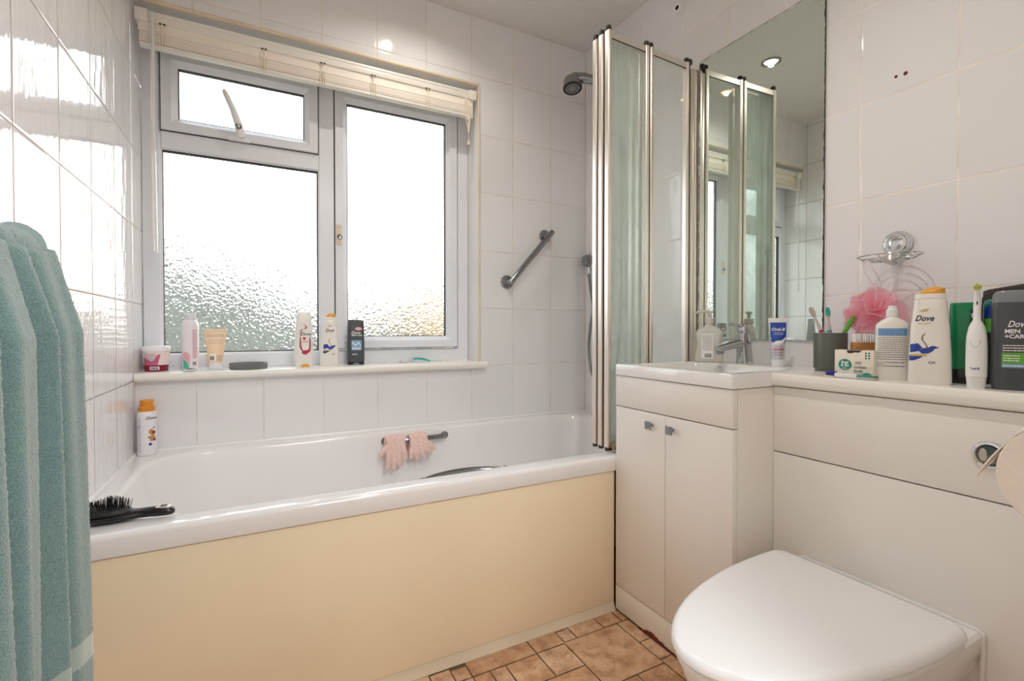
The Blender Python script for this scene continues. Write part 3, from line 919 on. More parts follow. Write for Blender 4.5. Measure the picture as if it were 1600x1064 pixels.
screen_panel(hx[0] - .001, hx[1] - .006, .030, 'screen_panel', M['glass_c'])
screen_panel(hx[0] + .000, hx[1] - .008, .060, 'screen_panel', M['glass_c'])
for xx, yy in ((hx[1], 0), (hx[2], 0), (hx[0] + .008, .015), (hx[0] + .008, .045)):
    mb = MB(); mb.box(xx - .0032, xx + .0032, yy - .006, yy + .007, SZ0, SZ1 - .001); mb.build('hinge_strip', M['hinge_gap'], scr, smooth=False)
for xx, yy in ((hx[1] - .010, 0), (hx[1] + .010, 0), (hx[2] - .009, 0), (hx[2] + .008, 0), (hx[0] + .008, 0), (hx[0] + .007, .030), (hx[0] + .008, .060)):
    mb = MB(); mb.lathe([(.0085, 0), (.0092, .002), (.0092, .014), (.0070, .017)], 14, (xx, yy, SZ1 - .001)); mb.build('end_cap', M['brown_cap'], scr)
    mb = MB(); mb.lathe([(.0085, -.009), (.009, 0.001)], 12, (xx, yy, SZ0)); mb.build('end_cap', M['brown_cap'], scr)
mb = MB(); mb.box(hx[2] + .003, hx[2] + .018, -.010, .010, SZ0, SZ1 - .02, .002); mb.box(hx[2] + .017, .004, -.0135, .0135, SZ0 - .008, SZ1 - .018, .003); mb.box(hx[2] + .024, hx[2] + .030, -.0150, -.0125, SZ0 - .006, SZ1 - .03)
mb.build('wall_profile', M['satin'], scr)
M['old_seal'] = principled('grubby_sealant', (150, 134, 98), 0.7, noise=(70, 0.4), bump=(60, 0.004))
mb = MB()
rng = random.Random(2)
for k in range(7):
    mb.sphere((hx[0] + .018 + rng.uniform(-.002, .012), -.012 + rng.uniform(-.008, .01), .008 + rng.uniform(-.002, .012)), rng.uniform(.005, .010), 10, 7)
remeshed(mb, 'old_sealant', M['old_seal'], scr, .002, 3)
mb = MB(); mb.box(hx[0] + .002, hx[2] + .01, -.005, .005, .0005, SZ0 + .002); mb.build('bottom_seal', M['brown_cap'], scr)

# ------------------------------------------------------------------ shower fittings
sh = thing('hand_shower', 'chrome hand shower on its wall rail over the bath', 'hand shower', (1.37, 1.585, 1.9))
def shm(): return MB(Matrix.Translation((-1.37, -1.585, -1.9)))
mb = shm(); mb.tube([(1.372, 1.585, .98), (1.372, 1.585, 2.05)], .009, 14); mb.build('rail', M['chrome'], sh)
for z in (.99, 2.04):
    mb = shm(); mb.box(1.352, XR - .001, 1.570, 1.600, z - .016, z + .016, .006); mb.build('rail_bracket', M['steel'], sh)
mb = shm(); mb.box(1.345, 1.388, 1.568, 1.606, 1.875, 1.915, .008); mb.build('slider', M['steel'], sh)
mb = shm()
mb.tube([(1.352, 1.592, 1.868), (1.338, 1.606, 1.895), (1.31, 1.634, 1.922), (1.275, 1.668, 1.948), (1.243, 1.70, 1.964), (1.215, 1.728, 1.968), (1.20, 1.742, 1.962)], [.011, .013, .016, .0185, .022, .026, .024], 18)
mb.build('handset', M['steel'], sh)
HT = Matrix.Translation((-1.37, -1.585, -1.9)) @ Matrix.Translation((1.205, 1.735, 1.958)) @ Matrix.Rotation(R(-14), 4, 'X') @ Matrix.Rotation(R(6), 4, 'Y')
mb = MB(HT); mb.lathe([(.012, .020), (.026, .016), (.035, .006), (.038, -.004), (.038, -.024), (.042, -.032), (.0415, -.037), (.036, -.037)], 36); mb.build('head', M['steel'], sh)
mb = MB(HT); mb.lathe([(.0415, -.0355), (.040, -.0385), (.030, -.0375), (.0295, -.036)], 36); mb.build('spray_ring', M['blackmat'], sh)
mb = MB(HT); mb.lathe([(.029, -.036), (.029, -.039), (.002, -.0395)], 36); sf = mb.build('spray_plate', M['steel'], sh)
mb = MB(HT)
for k in range(14):
    a = 2 * PI * k / 14
    mb.lathe([(.0024, -.039), (.0016, -.042)], 8, (.021 * math.cos(a), .021 * math.sin(a), 0))
mb.lathe([(.0125, -.0391), (.0135, -.0402), (.0145, -.0391)], 30, cap0=False, cap1=False)
mb.build('nozzles', M['blackmat'], sf)
sv = thing('shower_valve', 'round chrome shower control dial on the right wall by the corner', 'shower valve', (XR, 1.868, 1.21))
mb = MB(); mb.lathe([(.040, -.001), (.040, -.008), (.036, -.016), (.030, -.020)], 36, axis='X'); mb.build('escutcheon', M['chrome'], sv)
mb = MB(); mb.lathe([(.029, -.018), (.029, -.040), (.025, -.046), (.006, -.048)], 32, axis='X'); mb.build('dial', M['steel'], sv)
mb = MB(); mb.tube([(-.036, .02, -.003), (-.040, .036, -.008), (-.044, .052, -.009)], [.006, .0065, .007], 12); mb.build('lever', M['chrome'], sv)
mb = MB(); mb.tube([(-.02, 0, -.03), (-.02, 0, -.062)], .009, 12); mb.build('outlet', M['chrome'], sv)
mb = MB()
pts0 = [(1.396, 1.868, 1.152), (1.394, 1.850, 1.08), (1.384, 1.820, .985), (1.38, 1.832, .90), (1.38, 1.8455, .806), (1.38, 1.836, .72), (1.38, 1.8055, .658), (1.38, 1.74, .625), (1.375, 1.67, .66), (1.37, 1.62, .80), (1.365, 1.60, 1.1), (1.36, 1.595, 1.5), (1.354, 1.592, 1.862)]
def spline(pts, n=12):
    P = [Vector(p) for p in pts]; out = []
    for i in range(len(P) - 1):
        a, b, c, d = P[max(0, i - 1)], P[i], P[i + 1], P[min(len(P) - 1, i + 2)]
        for k in range(n):
            t = k / n
            out.append(.5 * ((2 * b) + (c - a) * t + (2 * a - 5 * b + 4 * c - d) * t * t + (3 * b - a - 3 * c + d) * t ** 3))
    out.append(P[-1]); return out
sp_ = spline(pts0, 26)
mb.tube(sp_, [.0078 if i % 2 else .0066 for i in range(len(sp_))], 10)
tag(mb.build('shower_hose', M['steel'], angle=80), 'ribbed metal shower hose looping down from the control dial', 'shower hose')

gr = thing('grab_rail', 'slanted chrome grab rail on the tiles right of the window', 'grab rail', (1.08, YW, 1.2))
gm = lambda: MB(Matrix.Translation((-1.08, -YW, -1.2)))
A, B = Vector((.975, 1.872, 1.088)), Vector((1.192, 1.872, 1.330))
mb = gm(); mb.tube([A - (B - A) * .01, A, B, B + (B - A) * .012], [.010, .0125, .0125, .010], 20); mb.build('bar', M['steel'], gr)
for P in (A + (B - A) * .03, A + (B - A) * .945):
    mb = gm(); mb.lathe([(.030, -.0005), (.030, -.004), (.026, -.009), (.014, -.012), (.011, -.018), (.011, -.048)], 32, (P.x, YW, P.z), 'Y'); mb.build('wall_flange', M['steel'], gr)

# ------------------------------------------------------------------ right wall: soap holder, bath puff, plugs
sd = thing('soap_holder', 'chrome suction soap holder with wire dish on the right wall', 'soap holder', (XR, .617, 1.097))
mb = MB(); mb.lathe([(.031, -.001), (.032, -.004), (.031, -.010), (.0285, -.014), (.0275, -.013)], 40, axis='X'); mb.build('suction_cup', M['chrome'], sd)
mb = MB(); mb.lathe([(.0265, -.010), (.0255, -.014), (.0225, -.017), (.0195, -.0172), (.0185, -.0155)], 40, axis='X'); mb.lathe([(.0182, -.0155), (.0160, -.0172), (.008, -.0184), (.001, -.0188)], 40, axis='X'); mb.build('cap', M['chrome'], sd)
mb = MB(); mb.box(-.022, -.006, -.011, .011, -.052, -.022, .003); mb.tube([(-.014, 0, -.048), (-.03, 0, -.050), (-.06, .004, -.044)], .006, 10); mb.build('bracket', M['chrome'], sd)
mb = MB()
DC = (-.068, -.010, -.036)
for k, (rx, ry, z) in enumerate(((.052, .066, 0), (.044, .056, -.007), (.034, .044, -.010), (.02, .028, -.011))):
    mb.tube([(DC[0] + rx * math.cos(2 * PI * i / 40), DC[1] + ry * math.sin(2 * PI * i / 40), DC[2] + z) for i in range(41)], .0018 if k == 0 else .0014, 7, cap=False)
for k in range(6):
    a = 2 * PI * k / 6
    mb.tube([(DC[0] + .052 * math.cos(a), DC[1] + .066 * math.sin(a), DC[2]), (DC[0] + .034 * math.cos(a), DC[1] + .044 * math.sin(a), DC[2] - .010), (DC[0], DC[1], DC[2] - .0115)], .0013, 6)
mb.build('wire_dish', M['chrome'], sd)

M['puff'] = None
def puff_mat():
    m = bpy.data.materials.new('pink_net'); t = NT(m)
    out = t.n('ShaderNodeOutputMaterial')
    df = t.n('ShaderNodeBsdfDiffuse'); df.inputs[0].default_value = lin((255, 222, 231))
    tl = t.n('ShaderNodeBsdfTranslucent'); tl.inputs[0].default_value = lin((255, 212, 224))
    tr = t.n('ShaderNodeBsdfTransparent'); tr.inputs[0].default_value = lin((255, 226, 234))
    a = t.n('ShaderNodeMixShader'); a.inputs[0].default_value = .4; t.l(df.outputs[0], a.inputs[1]); t.l(tl.outputs[0], a.inputs[2])
    # fine diamond net
    tc = t.n('ShaderNodeTexCoord').outputs['Object']
    v = t.n('ShaderNodeTexVoronoi', feature='DISTANCE_TO_EDGE'); v.inputs['Scale'].default_value = 420; t.l(tc, v.inputs['Vector'])
    f = t.maprange(v.outputs['Distance'], .12, .3, .25, .80)
    b = t.n('ShaderNodeMixShader'); t.l(f, b.inputs[0]); t.l(a.outputs[0], b.inputs[1]); t.l(tr.outputs[0], b.inputs[2])
    t.l(b.outputs[0], out.inputs[0])
    return m
M['puff'] = puff_mat()
PC = Vector((1.352, .638, .928))
pf = thing('bath_puff', 'pink net bath puff hanging from the soap holder', 'bath puff', PC)
mb = MB()
rng = random.Random(21)
for k in range(24):
    # every ruffle is a frilled fan springing from the knot
    th = math.acos(1 - 2 * (k + .5) / 24); ph = k * 2.399963
    d = Vector((math.sin(th) * math.cos(ph), math.sin(th) * math.sin(ph), math.cos(th)))
    if d.x > .55: continue
    side = d.cross(Vector((rng.uniform(-1, 1), rng.uniform(-1, 1), rng.uniform(-1, 1)))).normalized()
    nrm = d.cross(side).normalized()
    L = rng.uniform(.046, .074); spread = rng.uniform(.9, 1.25); ph0 = rng.uniform(0, 6)
    def fan(i, j):
        a = (i - .5) * 2 * spread
        r = L * (.08 + .92 * j) * (1 - .10 * (abs(i - .5) * 2) ** 3)
        w = .013 * j * math.sin(9.5 * i + ph0) + .004 * j * math.sin(23 * i + ph0 * 2)
        p = d * (r * math.cos(a)) + side * (r * math.sin(a)) + nrm * w
        p.x = min(p.x, XR - PC.x - .003)
        return p
    mb.grid(fan, 26, 7)
mb.build('net_ruffles', M['puff'], pf, angle=180)
mb = MB()
hp = Vector((1.322, .642, 1.052)) - PC
mb.tube(spline([(0, 0, 0), (-.006, -.004, .05), hp + Vector((-.004, .006, -.02)), hp, hp + Vector((.005, -.010, -.02)), (.004, -.012, .06), (0, 0, 0)], 8), .0018, 6)
mb.build('hanging_loop', M['white_plastic'], pf)

for k, (yy, zz, r) in enumerate(((.6266, 1.5165, .0032), (.6064, 1.5155, .0042))):
    mb = MB(); mb.lathe([(r * 1.15, 0), (r, -.0012), (r * .55, -.0006), (.0004, -.0004)], 14, (XR, yy, zz), 'X')
    tag(mb.build('screw_hole', M['rot']), ('small', 'slightly larger')[k] + ' rusty screw hole high on the right wall, ' + ('left', 'right') [k] + ' one of the pair', 'screw hole')
wp = thing('cord_anchor', 'round white plastic wall plug high up right of the shower screen', 'wall plug', (XR, 1.3215, 2.0885))
mb = MB(); mb.lathe([(.019, 0), (.019, -.014), (.017, -.022), (.008, -.024)], 28, axis='X', cap1=False); mb.build('body', M['white_plastic'], wp)
mb = MB(); mb.lathe([(.0085, -.0235), (.0078, -.017), (.001, -.0165)], 20, axis='X', cap0=False); mb.build('socket', M['gap'], wp)

# ------------------------------------------------------------------ ceiling spotlights
M['lamp_glow'] = bpy.data.materials.new('warm_lamp')
_t = NT(M['lamp_glow']); _o = _t.n('ShaderNodeOutputMaterial'); _e = _t.n('ShaderNodeEmission'); _e.inputs[0].default_value = lin((255, 214, 150)); _e.inputs[1].default_value = 9.0; _t.l(_e.outputs[0], _o.inputs[0])
for lx_, ly_, lab in ((.535, 1.55, 'round recessed ceiling spotlight above the bath'), (.535, .55, 'round recessed ceiling spotlight nearer the doorway')):  # the one nearer the doorway is unseen, added as fill light
    dl = thing('ceiling_spotlight', lab, 'spotlight', (lx_, ly_, ZC))
    mb = MB(); mb.lathe([(.046, -.0003), (.046, -.003), (.043, -.006), (.036, -.007), (.033, -.004), (.030, .0), ], 36, cap0=False, cap1=False); mb.build('bezel', M['steel'], dl)
    mb = MB(); mb.lathe([(.001, -.0015), (.0315, -.0010)], 30, cap0=False); mb.build('lamp', M['lamp_glow'], dl)
    ld = bpy.data.lights.new('spotlight_lamp', 'SPOT'); ld.energy = 8 if ly_ > 1 else 15; ld.color = (1.0, .94, .87); ld.spot_size = R(150); ld.spot_blend = .7; ld.shadow_soft_size = .014
    lo_ = bpy.data.objects.new('spotlight_lamp', ld); COL.objects.link(lo_); lo_.location = (0, 0, -.011); lo_.parent = dl

# ------------------------------------------------------------------ toilet roll on its holder
rl = thing('toilet_roll', 'white toilet roll with a loose end at the right edge of the picture', 'toilet roll', (.7823, .1732, .7168), R(9.3))
mb = MB()
RR = .0635
prof = [(.020, 0), (RR - .001, 0), (RR, .001), (RR, .099), (RR - .001, .1), (.020, .1), (.020, 0)]
mb.lathe(prof, 56, axis='X', cap0=False, cap1=False); mb.build('paper', M['paper'], rl)
mb = MB(); M['card'] = principled('card_core', (176, 150, 118), 0.9)
mb.lathe([(.0202, .0005), (.0188, .0005), (.0188, .0995), (.0202, .0995)], 32, axis='X', cap0=False, cap1=False); mb.build('core', M['card'], rl)
mb = MB()
a0 = R(35)
p0 = Vector((0, RR * math.cos(a0), RR * math.sin(a0))); td = Vector((0, math.sin(a0), -math.cos(a0)))
pr_ = [Vector((0, RR * math.cos(a0 + R(40 - 8 * k)), RR * math.sin(a0 + R(40 - 8 * k)))) * 1.008 for k in range(5)] + [p0.lerp(Vector((0, .0804, -.0129)), k / 4) + Vector((0, .0012, .0008)) * math.sin(PI * k / 4) for k in range(1, 5)]
for s_ in (1, ):
    mb.loft([[(x_, p.y, p.z) for p in pr_] + [(x_, p.y + .0012, p.z + .0012) for p in pr_[::-1]] for x_ in (0.0005, .0995)])
mb.build('loose_sheet', M['paper'], rl)
hl = thing('roll_holder', 'chrome toilet roll holder on the wall beside the doorway', 'roll holder', (.7823, .1732, .7168 + .0108), R(9.3))
mb = MB(); mb.lathe([(.024, .0005), (.024, .006), (.018, .009)], 28, (.125, -.098, 0), 'Y')
mb.M = Matrix.Identity(4)
for v_ in mb.b.verts: v_.co = Matrix.Rotation(R(-9.3), 4, 'Z') @ (v_.co - Vector((.125, -.098, 0))) + Vector((.125, -.098, 0))
mb.build('wall_plate', M['chrome'], hl)
mb = MB(); mb.tube([(.1255, -.0945, 0), (.125, -.03, 0), (.122, -.006, 0), (.112, 0, 0), (-.008, 0, 0)], .008, 14); mb.build('arm', M['chrome'], hl)

# ------------------------------------------------------------------ towel over a rail
def towel_mat():
    m = bpy.data.materials.new('teal_terry'); t = NT(m)
    out = t.n('ShaderNodeOutputMaterial'); p = t.n('ShaderNodeBsdfPrincipled'); t.l(p.outputs[0], out.inputs[0])
    uv = t.n('ShaderNodeUVMap'); uv.uv_map = 'UVMap'
    sp = t.n('ShaderNodeSeparateXYZ'); t.l(uv.outputs[0], sp.inputs[0])
    pos = t.n('ShaderNodeTexCoord').outputs['Object']
    nz = t.n('ShaderNodeTexNoise'); nz.inputs['Scale'].default_value = 700; nz.inputs['Detail'].default_value = 3; t.l(pos, nz.inputs['Vector'])
    n2 = t.n('ShaderNodeTexNoise'); n2.inputs['Scale'].default_value = 40; n2.inputs['Detail'].default_value = 3; t.l(pos, n2.inputs['Vector'])
    c = t.mix(t.maprange(nz.outputs[0], .34, .66), lin((98, 136, 138)), lin((140, 174, 173)))
    c = t.mix(t.math('MULTIPLY', t.maprange(n2.outputs[0], .35, .65), .2), c, lin((124, 162, 162)))
    # flat woven border near the hem, v measured in metres down from the ridge
    v = sp.outputs[1]
    d = t.math('ABSOLUTE', t.math('SUBTRACT', v, .655))
    band = t.maprange(d, .019, .0165)
    w = t.n('ShaderNodeTexWave'); w.inputs['Scale'].default_value = 260; t.l(uv.outputs[0], w.inputs['Vector'])
    bc = t.mix(w.outputs['Fac'], lin((150, 170, 164)), lin((184, 200, 194)))
    t.l(t.mix(band, c, bc), p.inputs['Base Color'])
    p.inputs['Roughness'].default_value = .95; p.inputs['Specular IOR Level'].default_value = .1
    p.inputs['Sheen Weight'].default_value = .8; p.inputs['Sheen Roughness'].default_value = .6
    h = t.math('MULTIPLY', nz.outputs[0], t.math('SUBTRACT', 1.0, t.math('MULTIPLY', band, .85)))
    bp = t.n('ShaderNodeBump'); bp.inputs['Distance'].default_value = .0022; t.l(h, bp.inputs['Height']); t.l(bp.outputs[0], p.inputs['Normal'])
    return m
M['towel'] = towel_mat()
RX, RZ = -.316, .997
tr_ = thing('towel_rail', 'towel rail on the left wall under the teal towel', 'towel rail', (XL, .75, RZ))
mb = MB(Matrix.Translation((-XL, -.75, -RZ))); mb.tube([(RX, .44, RZ), (RX, .985, RZ)], .0205, 14); mb.build('rail', M['chrome'], tr_)
for yy in (.46, .965):
    mb = MB(Matrix.Translation((-XL, -.75, -RZ))); mb.tube([(XL + .001, yy, RZ), (RX, yy, RZ)], .009, 12); mb.lathe([(.018, .0005), (.018, .005), (.012, .007)], 24, (XL, yy, RZ), 'X'); mb.build('bracket', M['chrome'], tr_)
mb = MB()
TY0, TY1 = .50, 1.004
LEN = .715; BACK = .55; R0 = .024
rng = random.Random(13)
uvs = []
def towel_pt(s, v):
    """s along the rail 0..1 (1 = far edge), v metres from the ridge, negative behind"""
    far = 1 - s
    # folds: deep, irregular, opening towards the hem
    ph = far * (TY1 - TY0)
    ph += .016 * math.sin(2 * PI * ph / .17 + .7 + .9 * max(0, v)) + .006 * math.sin(2 * PI * ph / .071 + 2)
    fold = .5 + .5 * math.sin(2 * PI * (ph / .080) + 2.2 + .8 * math.sin(2 * PI * ph / .23))
    fold = fold ** 1.15
    fine = math.sin(2 * PI * ph / .031 + 1.0 + 1.5 * v)
    av = abs(v)
    rr = R0 + .012 * fold
    arc = rr * PI / 2
    y = TY0 + (TY1 - TY0) * s
    y += .010 * math.sin(2 * PI * ph / .086 + .6) * min(1, av / .2)
    if v >= 0:
        if v < arc:
            a = v / rr
            x = RX + rr * math.sin(a); z = RZ - .0 + rr * math.cos(a)
        else:
            q = v - arc
            grow = min(1, .25 + q / .16)
            x = RX + rr + (.002 + .036 * fold * min(1, .35 + far / .06)) * grow + .010 * min(1, q / .6) + .0022 * fine * grow
            z = RZ - q * .985
            y += .016 * min(1, q / .5) * max(0, 1 - 6 * far)
            x -= .022 * max(0, 1 - far / .07) ** 2
    else:
        q0 = -v
        if q0 < arc:
            a = q0 / rr
            x = RX - rr * math.sin(a); z = RZ + rr * math.cos(a)
        else:
            q = q0 - arc
            x = max(XL + .006, RX - rr - .002 * fine); z = RZ - q * .985
    # the bunched ridge sags away from the far end
    z -= .012 * min(1, max(0, far - .12) / .3) * max(0, 1 - av / .5)
    z -= .055 * max(0, 1 - far / .075) ** 2 * max(0, 1 - av / .3)
    z += .005 * math.sin(2 * PI * ph / .043) * max(0, 1 - av / .10)
    return Vector((max(x, XL + .005), y, z))
nu, nv = 190, 440
vs = []
for j in range(nv + 1):
    v = -BACK + (LEN + BACK) * j / nv
    row = []
    for i in range(nu + 1):
        s = i / nu
        p = towel_pt(s, v)
        inband = abs(v - .655) < .018
        k = .0002 if inband else .0006
        p += Vector((rng.uniform(-k, k), rng.uniform(-k, k), rng.uniform(-k, k)))
        row.append(mb.v(p)); uvs.append((s * (TY1 - TY0), v))
    vs.append(row)
uvl = mb.b.loops.layers.uv.new('UVMap')
for j in range(nv):
    for i in range(nu):
        f = mb.f((vs[j][i], vs[j][i + 1], vs[j + 1][i + 1], vs[j + 1][i]))
        for lp, (jj, ii) in zip(f.loops, ((j, i), (j, i + 1), (j + 1, i + 1), (j + 1, i))):
            lp[uvl].uv = uvs[jj * (nu + 1) + ii]
tw = mb.build('towel', M['towel'], angle=180)
tag(tw, 'teal terry bath towel hanging in folds by the bath', 'towel')
md = tw.modifiers.new('thick', 'SOLIDIFY'); md.thickness = .005; md.offset = 0

# ------------------------------------------------------------------ hairbrush on the bath corner
hb = thing('hairbrush', 'black cushion hairbrush lying bristles up on the bath corner', 'hairbrush', (-.262, 1.254, ZR + .0008), R(-7))
def brush_ring(x_, hw, z0, z1):
    return [(x_, hw * math.cos(2 * PI * k / 20), (z0 + z1) / 2 + (z1 - z0) / 2 * math.sin(2 * PI * k / 20)) for k in range(20)]
mb = MB()
mb.loft([brush_ring(*q) for q in ((-.082, .004, .006, .014), (-.078, .014, .002, .017), (-.066, .024, .0, .018), (-.04, .030, .0, .019), (-.01, .029, .0, .019), (.018, .023, .001, .020), (.036, .015, .001, .020), (.052, .012, .001, .021), (.07, .0125, .000, .021), (.086, .0125, .000, .019), (.095, .010, .001, .016), (.099, .004, .004, .012))])
mb.build('handle', M['black'], hb)
mb = MB()
mb.loft([superring(.055 * k, .0255 * k, 2.2, z, 40, -.030, 0) for k, z in ((1, .017), (1, .020), (.9, .0245), (.6, .0275), (.2, .0285))])
mb.build('cushion', M['blackmat'], hb)
mb = MB()
for i in range(24):
    for j in range(11):
        u = -1 + 2 * (i + .5 * (j % 2)) / 23.5; w = -1 + 2 * j / 10
        if u * u + w * w > .96: continue
        x_, y_ = -.030 + .052 * u, .0235 * w
        h = .0465 + .004 * math.sin(5 * u) + rng.uniform(-.0025, .0015) - .004 * w * w
        mb.tube([(x_, y_, .022), (x_ + rng.uniform(-.002, .002) + .002 * u, y_ + rng.uniform(-.0015, .0015), h)], [.0007, .0005], 5)
bris = mb.build('bristles', M['black'], hb, smooth=False); bris['kind'] = 'stuff'
mb = MB(); mb.loft([superring(.013 * k, .0075 * k, 5, z, 24, .078, 0) for k, z in ((1, .0165), (1, .0205), (.9, .0210))]); mb.build('sticker', M['satin'], hb)
mb = MB(); mb.box(.074, .086, -.0045, .0045, .0206, .0216); mb.build('sticker_print', M['blackmat'], hb, smooth=False)

# ------------------------------------------------------------------ bath gloves draped over the far grip
M['glove'] = principled('pink_exfoliating_knit', (246, 212, 202), 0.95, noise=(160, 0.10), bump=(420, 0.0022))
def glove(xc, lab, fing, thumb_side, rot):
    g = thing('bath_glove', lab, 'bath glove', (xc, 1.812, .452), 0)
    mb = MB()
    # cuff and palm over the bar, fingers hanging in front of it
    for dx in (-.026, -.009, .009, .026):
        mb.tube([(dx, .036, -.045), (dx, .036, -.005), (dx, .026, .016), (dx, .010, .022), (dx, -.006, .014), (dx, -.012, -.012), (dx * 1.02, -.012, -.034)], .0105, 10)
    for k, (L, sx_) in enumerate(fing):
        bx = -.0285 + .019 * k
        mb.tube([(bx, -.012, -.022), (bx + sx_ * .3, -.013, -.022 - L * .5), (bx + sx_, -.009, -.022 - L)], [.0105, .0110, .0090], 10)
        mb.sphere((bx + sx_, -.009, -.022 - L), .0078, 10, 8)
    ts = thumb_side
    mb.tube([(ts * .026, -.010, -.004), (ts * .042, -.013, -.012), (ts * .056, -.012, -.030), (ts * .060, -.010, -.040)], [.011, .0105, .0095, .008], 10)
    remeshed(mb, 'knitted_glove', M['glove'], g, .0028, 2)
    g.rotation_euler = (0, R(rot), 0)
glove(.452, 'pink exfoliating glove on the far bath grip, left one with thumb out', ((.066, -.006), (.072, -.001), (.060, .003), (.040, .006)), -1, -2)
glove(.540, 'pink exfoliating glove on the far bath grip, right one with short curled fingers', ((.036, -.002), (.044, .004), (.042, .012), (.030, .020)), 1, 0)

# ------------------------------------------------------------------ bottles and small things
def bottle(name, label, cat, x_, y_, z_, secs, mat, extra=0.0, seg=48, body='body'):
    t_ = thing(name, label, cat, (x_, y_, z_), faced(x_, y_, extra))
    sk = Skin(secs)
    mb = MB(); sk.mesh(mb, seg); b_ = mb.build(body, mat, t_)
    return t_, sk, b_
def decal(parent, name, mat, fn):
    mb = MB(); fn(mb); return mb.build(name, mat, parent, smooth=False)
M['bottle_white'] = principled('pearl_white_bottle', (240, 236, 230), 0.28)
M['bottle_men'] = principled('slate_grey_bottle', (74, 78, 84), 0.32)
M['cap_men'] = principled('steel_grey_cap', (128, 134, 140), 0.22)
def bird(sk, mb_w, mb_t, cx, cz, s):
    """swooping bird-and-ribbon emblem: blue wing, body and tail strokes"""
    wing = [(-.9, .35), (-.35, .45), (-.05, .05), (-.3, -.2), (-.9, -.35)]
    body = [(-.3, -.2), (0, .05), (.3, .10), (.55, .25), (.75, .22), (1.0, .08), (.72, .0), (.6, -.2), (.3, -.4), (-.1, -.42)]
    tail = [(-.95, -.55), (.05, -.55), (-.2, -.8), (-.6, -1.0), (-.95, -1.05)]
    for pl_ in (wing, body, tail): sk.poly(mb_w, [(cx + s * a, cz + s * b) for a, b in pl_], .0005)
    st = [(.25, .1), (.1, .45), (-.1, .75), (-.08, 1.05), (.08, 1.3)]
    for (a, b), (c, d) in zip(st, st[1:]):
        sk.poly(mb_t, [(cx + s * (a - .05), cz + s * b), (cx + s * (a + .07), cz + s * b), (cx + s * (c + .05), cz + s * d), (cx + s * (c - .03), cz + s * d)], .0005)

def white_shampoo(label, x_, y_, z_, w, h, extra, name='shampoo_bottle', shift=0.0):
    a = w / 2
    t_, sk, b_ = bottle(name, label, 'shampoo', x_, y_, z_, [(0, a * .94, a * .52, 3.4), (.003, a, a * .56, 3.4), (h * .3, a * .97, a * .56, 3.2), (h * .6, a * .88, a * .52, 3.0), (h * .80, a * .76, a * .46, 2.8), (h * .86, a * .74, a * .44, 2.8), (h * .865, a * .70, a * .42, 2.8)], M['bottle_white'], extra)
    mb = MB()
    mb.loft([superring(a * k * .72, a * k * .44, 2.8, h * z, 40) for z, k in ((.866, 1), (.90, 1.0), (.915, .97), (.916, .8))])
    c_ = mb.build('cap', M['bottle_white'], t_)
    mb = MB()
    rings = []
    for k in (1.0, .9, .6, .2):
        rings.append([(p[0], p[1], p[2] + .006 * (p[0] / (a * .6)) + h * .018) for p in superring(a * .66 * k, a * .40 * k, 2.6, h * (.915 + .05 * (1 - k ** 2.2)), 36)])
    low = [(p[0], p[1], h * .912) for p in superring(a * .66, a * .40, 2.6, 0, 36)]
    mb.loft([low] + rings); mb.build('gold_lid', M['gold_cap'], c_)
    u0 = shift * a
    decal(b_, 'lettering', M['print_dark'], lambda mb: (sk.text(mb, 'Dove', w * .235, u0 + a * -.02, h * .665, .35, offset=.0003, xs=.82)))
    decal(b_, 'volume_mark', M['print_dark'], lambda mb: sk.lines(mb, u0 + a * .2, u0 + a * .52, [h * .21 + .0018 * k for k in range(3)], .0009))
    decal(b_, 'gold_mark', M['print_gold'], lambda mb: (sk.poly(mb, [(u0 - a * .28, h * .735), (u0 + a * .1, h * .735), (u0 + a * .22, h * .765), (u0 - a * .05, h * .757)]), sk.lines(mb, u0 - a * .3, u0 + a * .3, [h * .61], .0016)))
    mw, mt_ = MB(), MB()
    bird(sk, mw, mt_, u0 - a * .03, h * .36, a * .70)
    mw.build('bird_emblem', M['print_blue'], b_, smooth=False); mt_.build('ribbon_emblem', M['print_grey'], b_, smooth=False)
    decal(b_, 'gold_band', M['print_gold'], lambda mb: sk.poly(mb, [(u0 - a * .64, h * .282), (u0 + a * .1, h * .286), (u0 + a * .1, h * .306), (u0 - a * .64, h * .300)], .0007))
    return t_

# --- on the window sill
cx, cy = -.309, 1.987
M['tub_wall'] = principled('milky_tub', (246, 226, 226), 0.35)
M['scrub'] = principled('dark_red_scrub', (136, 26, 52), 0.35)
M['pink_label'] = principled('magenta_label', (206, 96, 136), 0.5)
sc_ = thing('scrub_tub', 'white lidded tub with dark red scrub at the left end of the sill', 'tub', (cx, cy, ZS), faced(cx, cy, -.25))
sk = Skin([(0, .0325, .0325, 2), (.070, .0385, .0385, 2)])
mb = MB(); mb.loft([superring(r, r, 2, z, 40) for z, r in ((.0, .0315), (.001, .0325), (.022, .0344))]); mb.build('scrub', M['scrub'], sc_)
mb = MB(); mb.loft([superring(r, r, 2, z, 40) for z, r in ((.0218, .0345), (.070, .0385))]); tb = mb.build('tub', M['tub_wall'], sc_)
mb = MB(); mb.lathe([(.0395, .068), (.0405, .069), (.0405, .080), (.039, .083), (.030, .0845)], 40); mb.build('lid', M['white_plastic'], sc_)
decal(tb, 'label', M['pink_label'], lambda mb: sk.poly(mb, [(-.028, .022), (.012, .022), (.020, .058), (.012, .056), (.004, .040), (-.004, .034), (-.028, .048)], .0006))
decal(tb, 'small_print', M['print_grey'], lambda mb: sk.lines(mb, -.026, .008, [.030 + .0035 * k for k in range(9)], .0011, .0008))
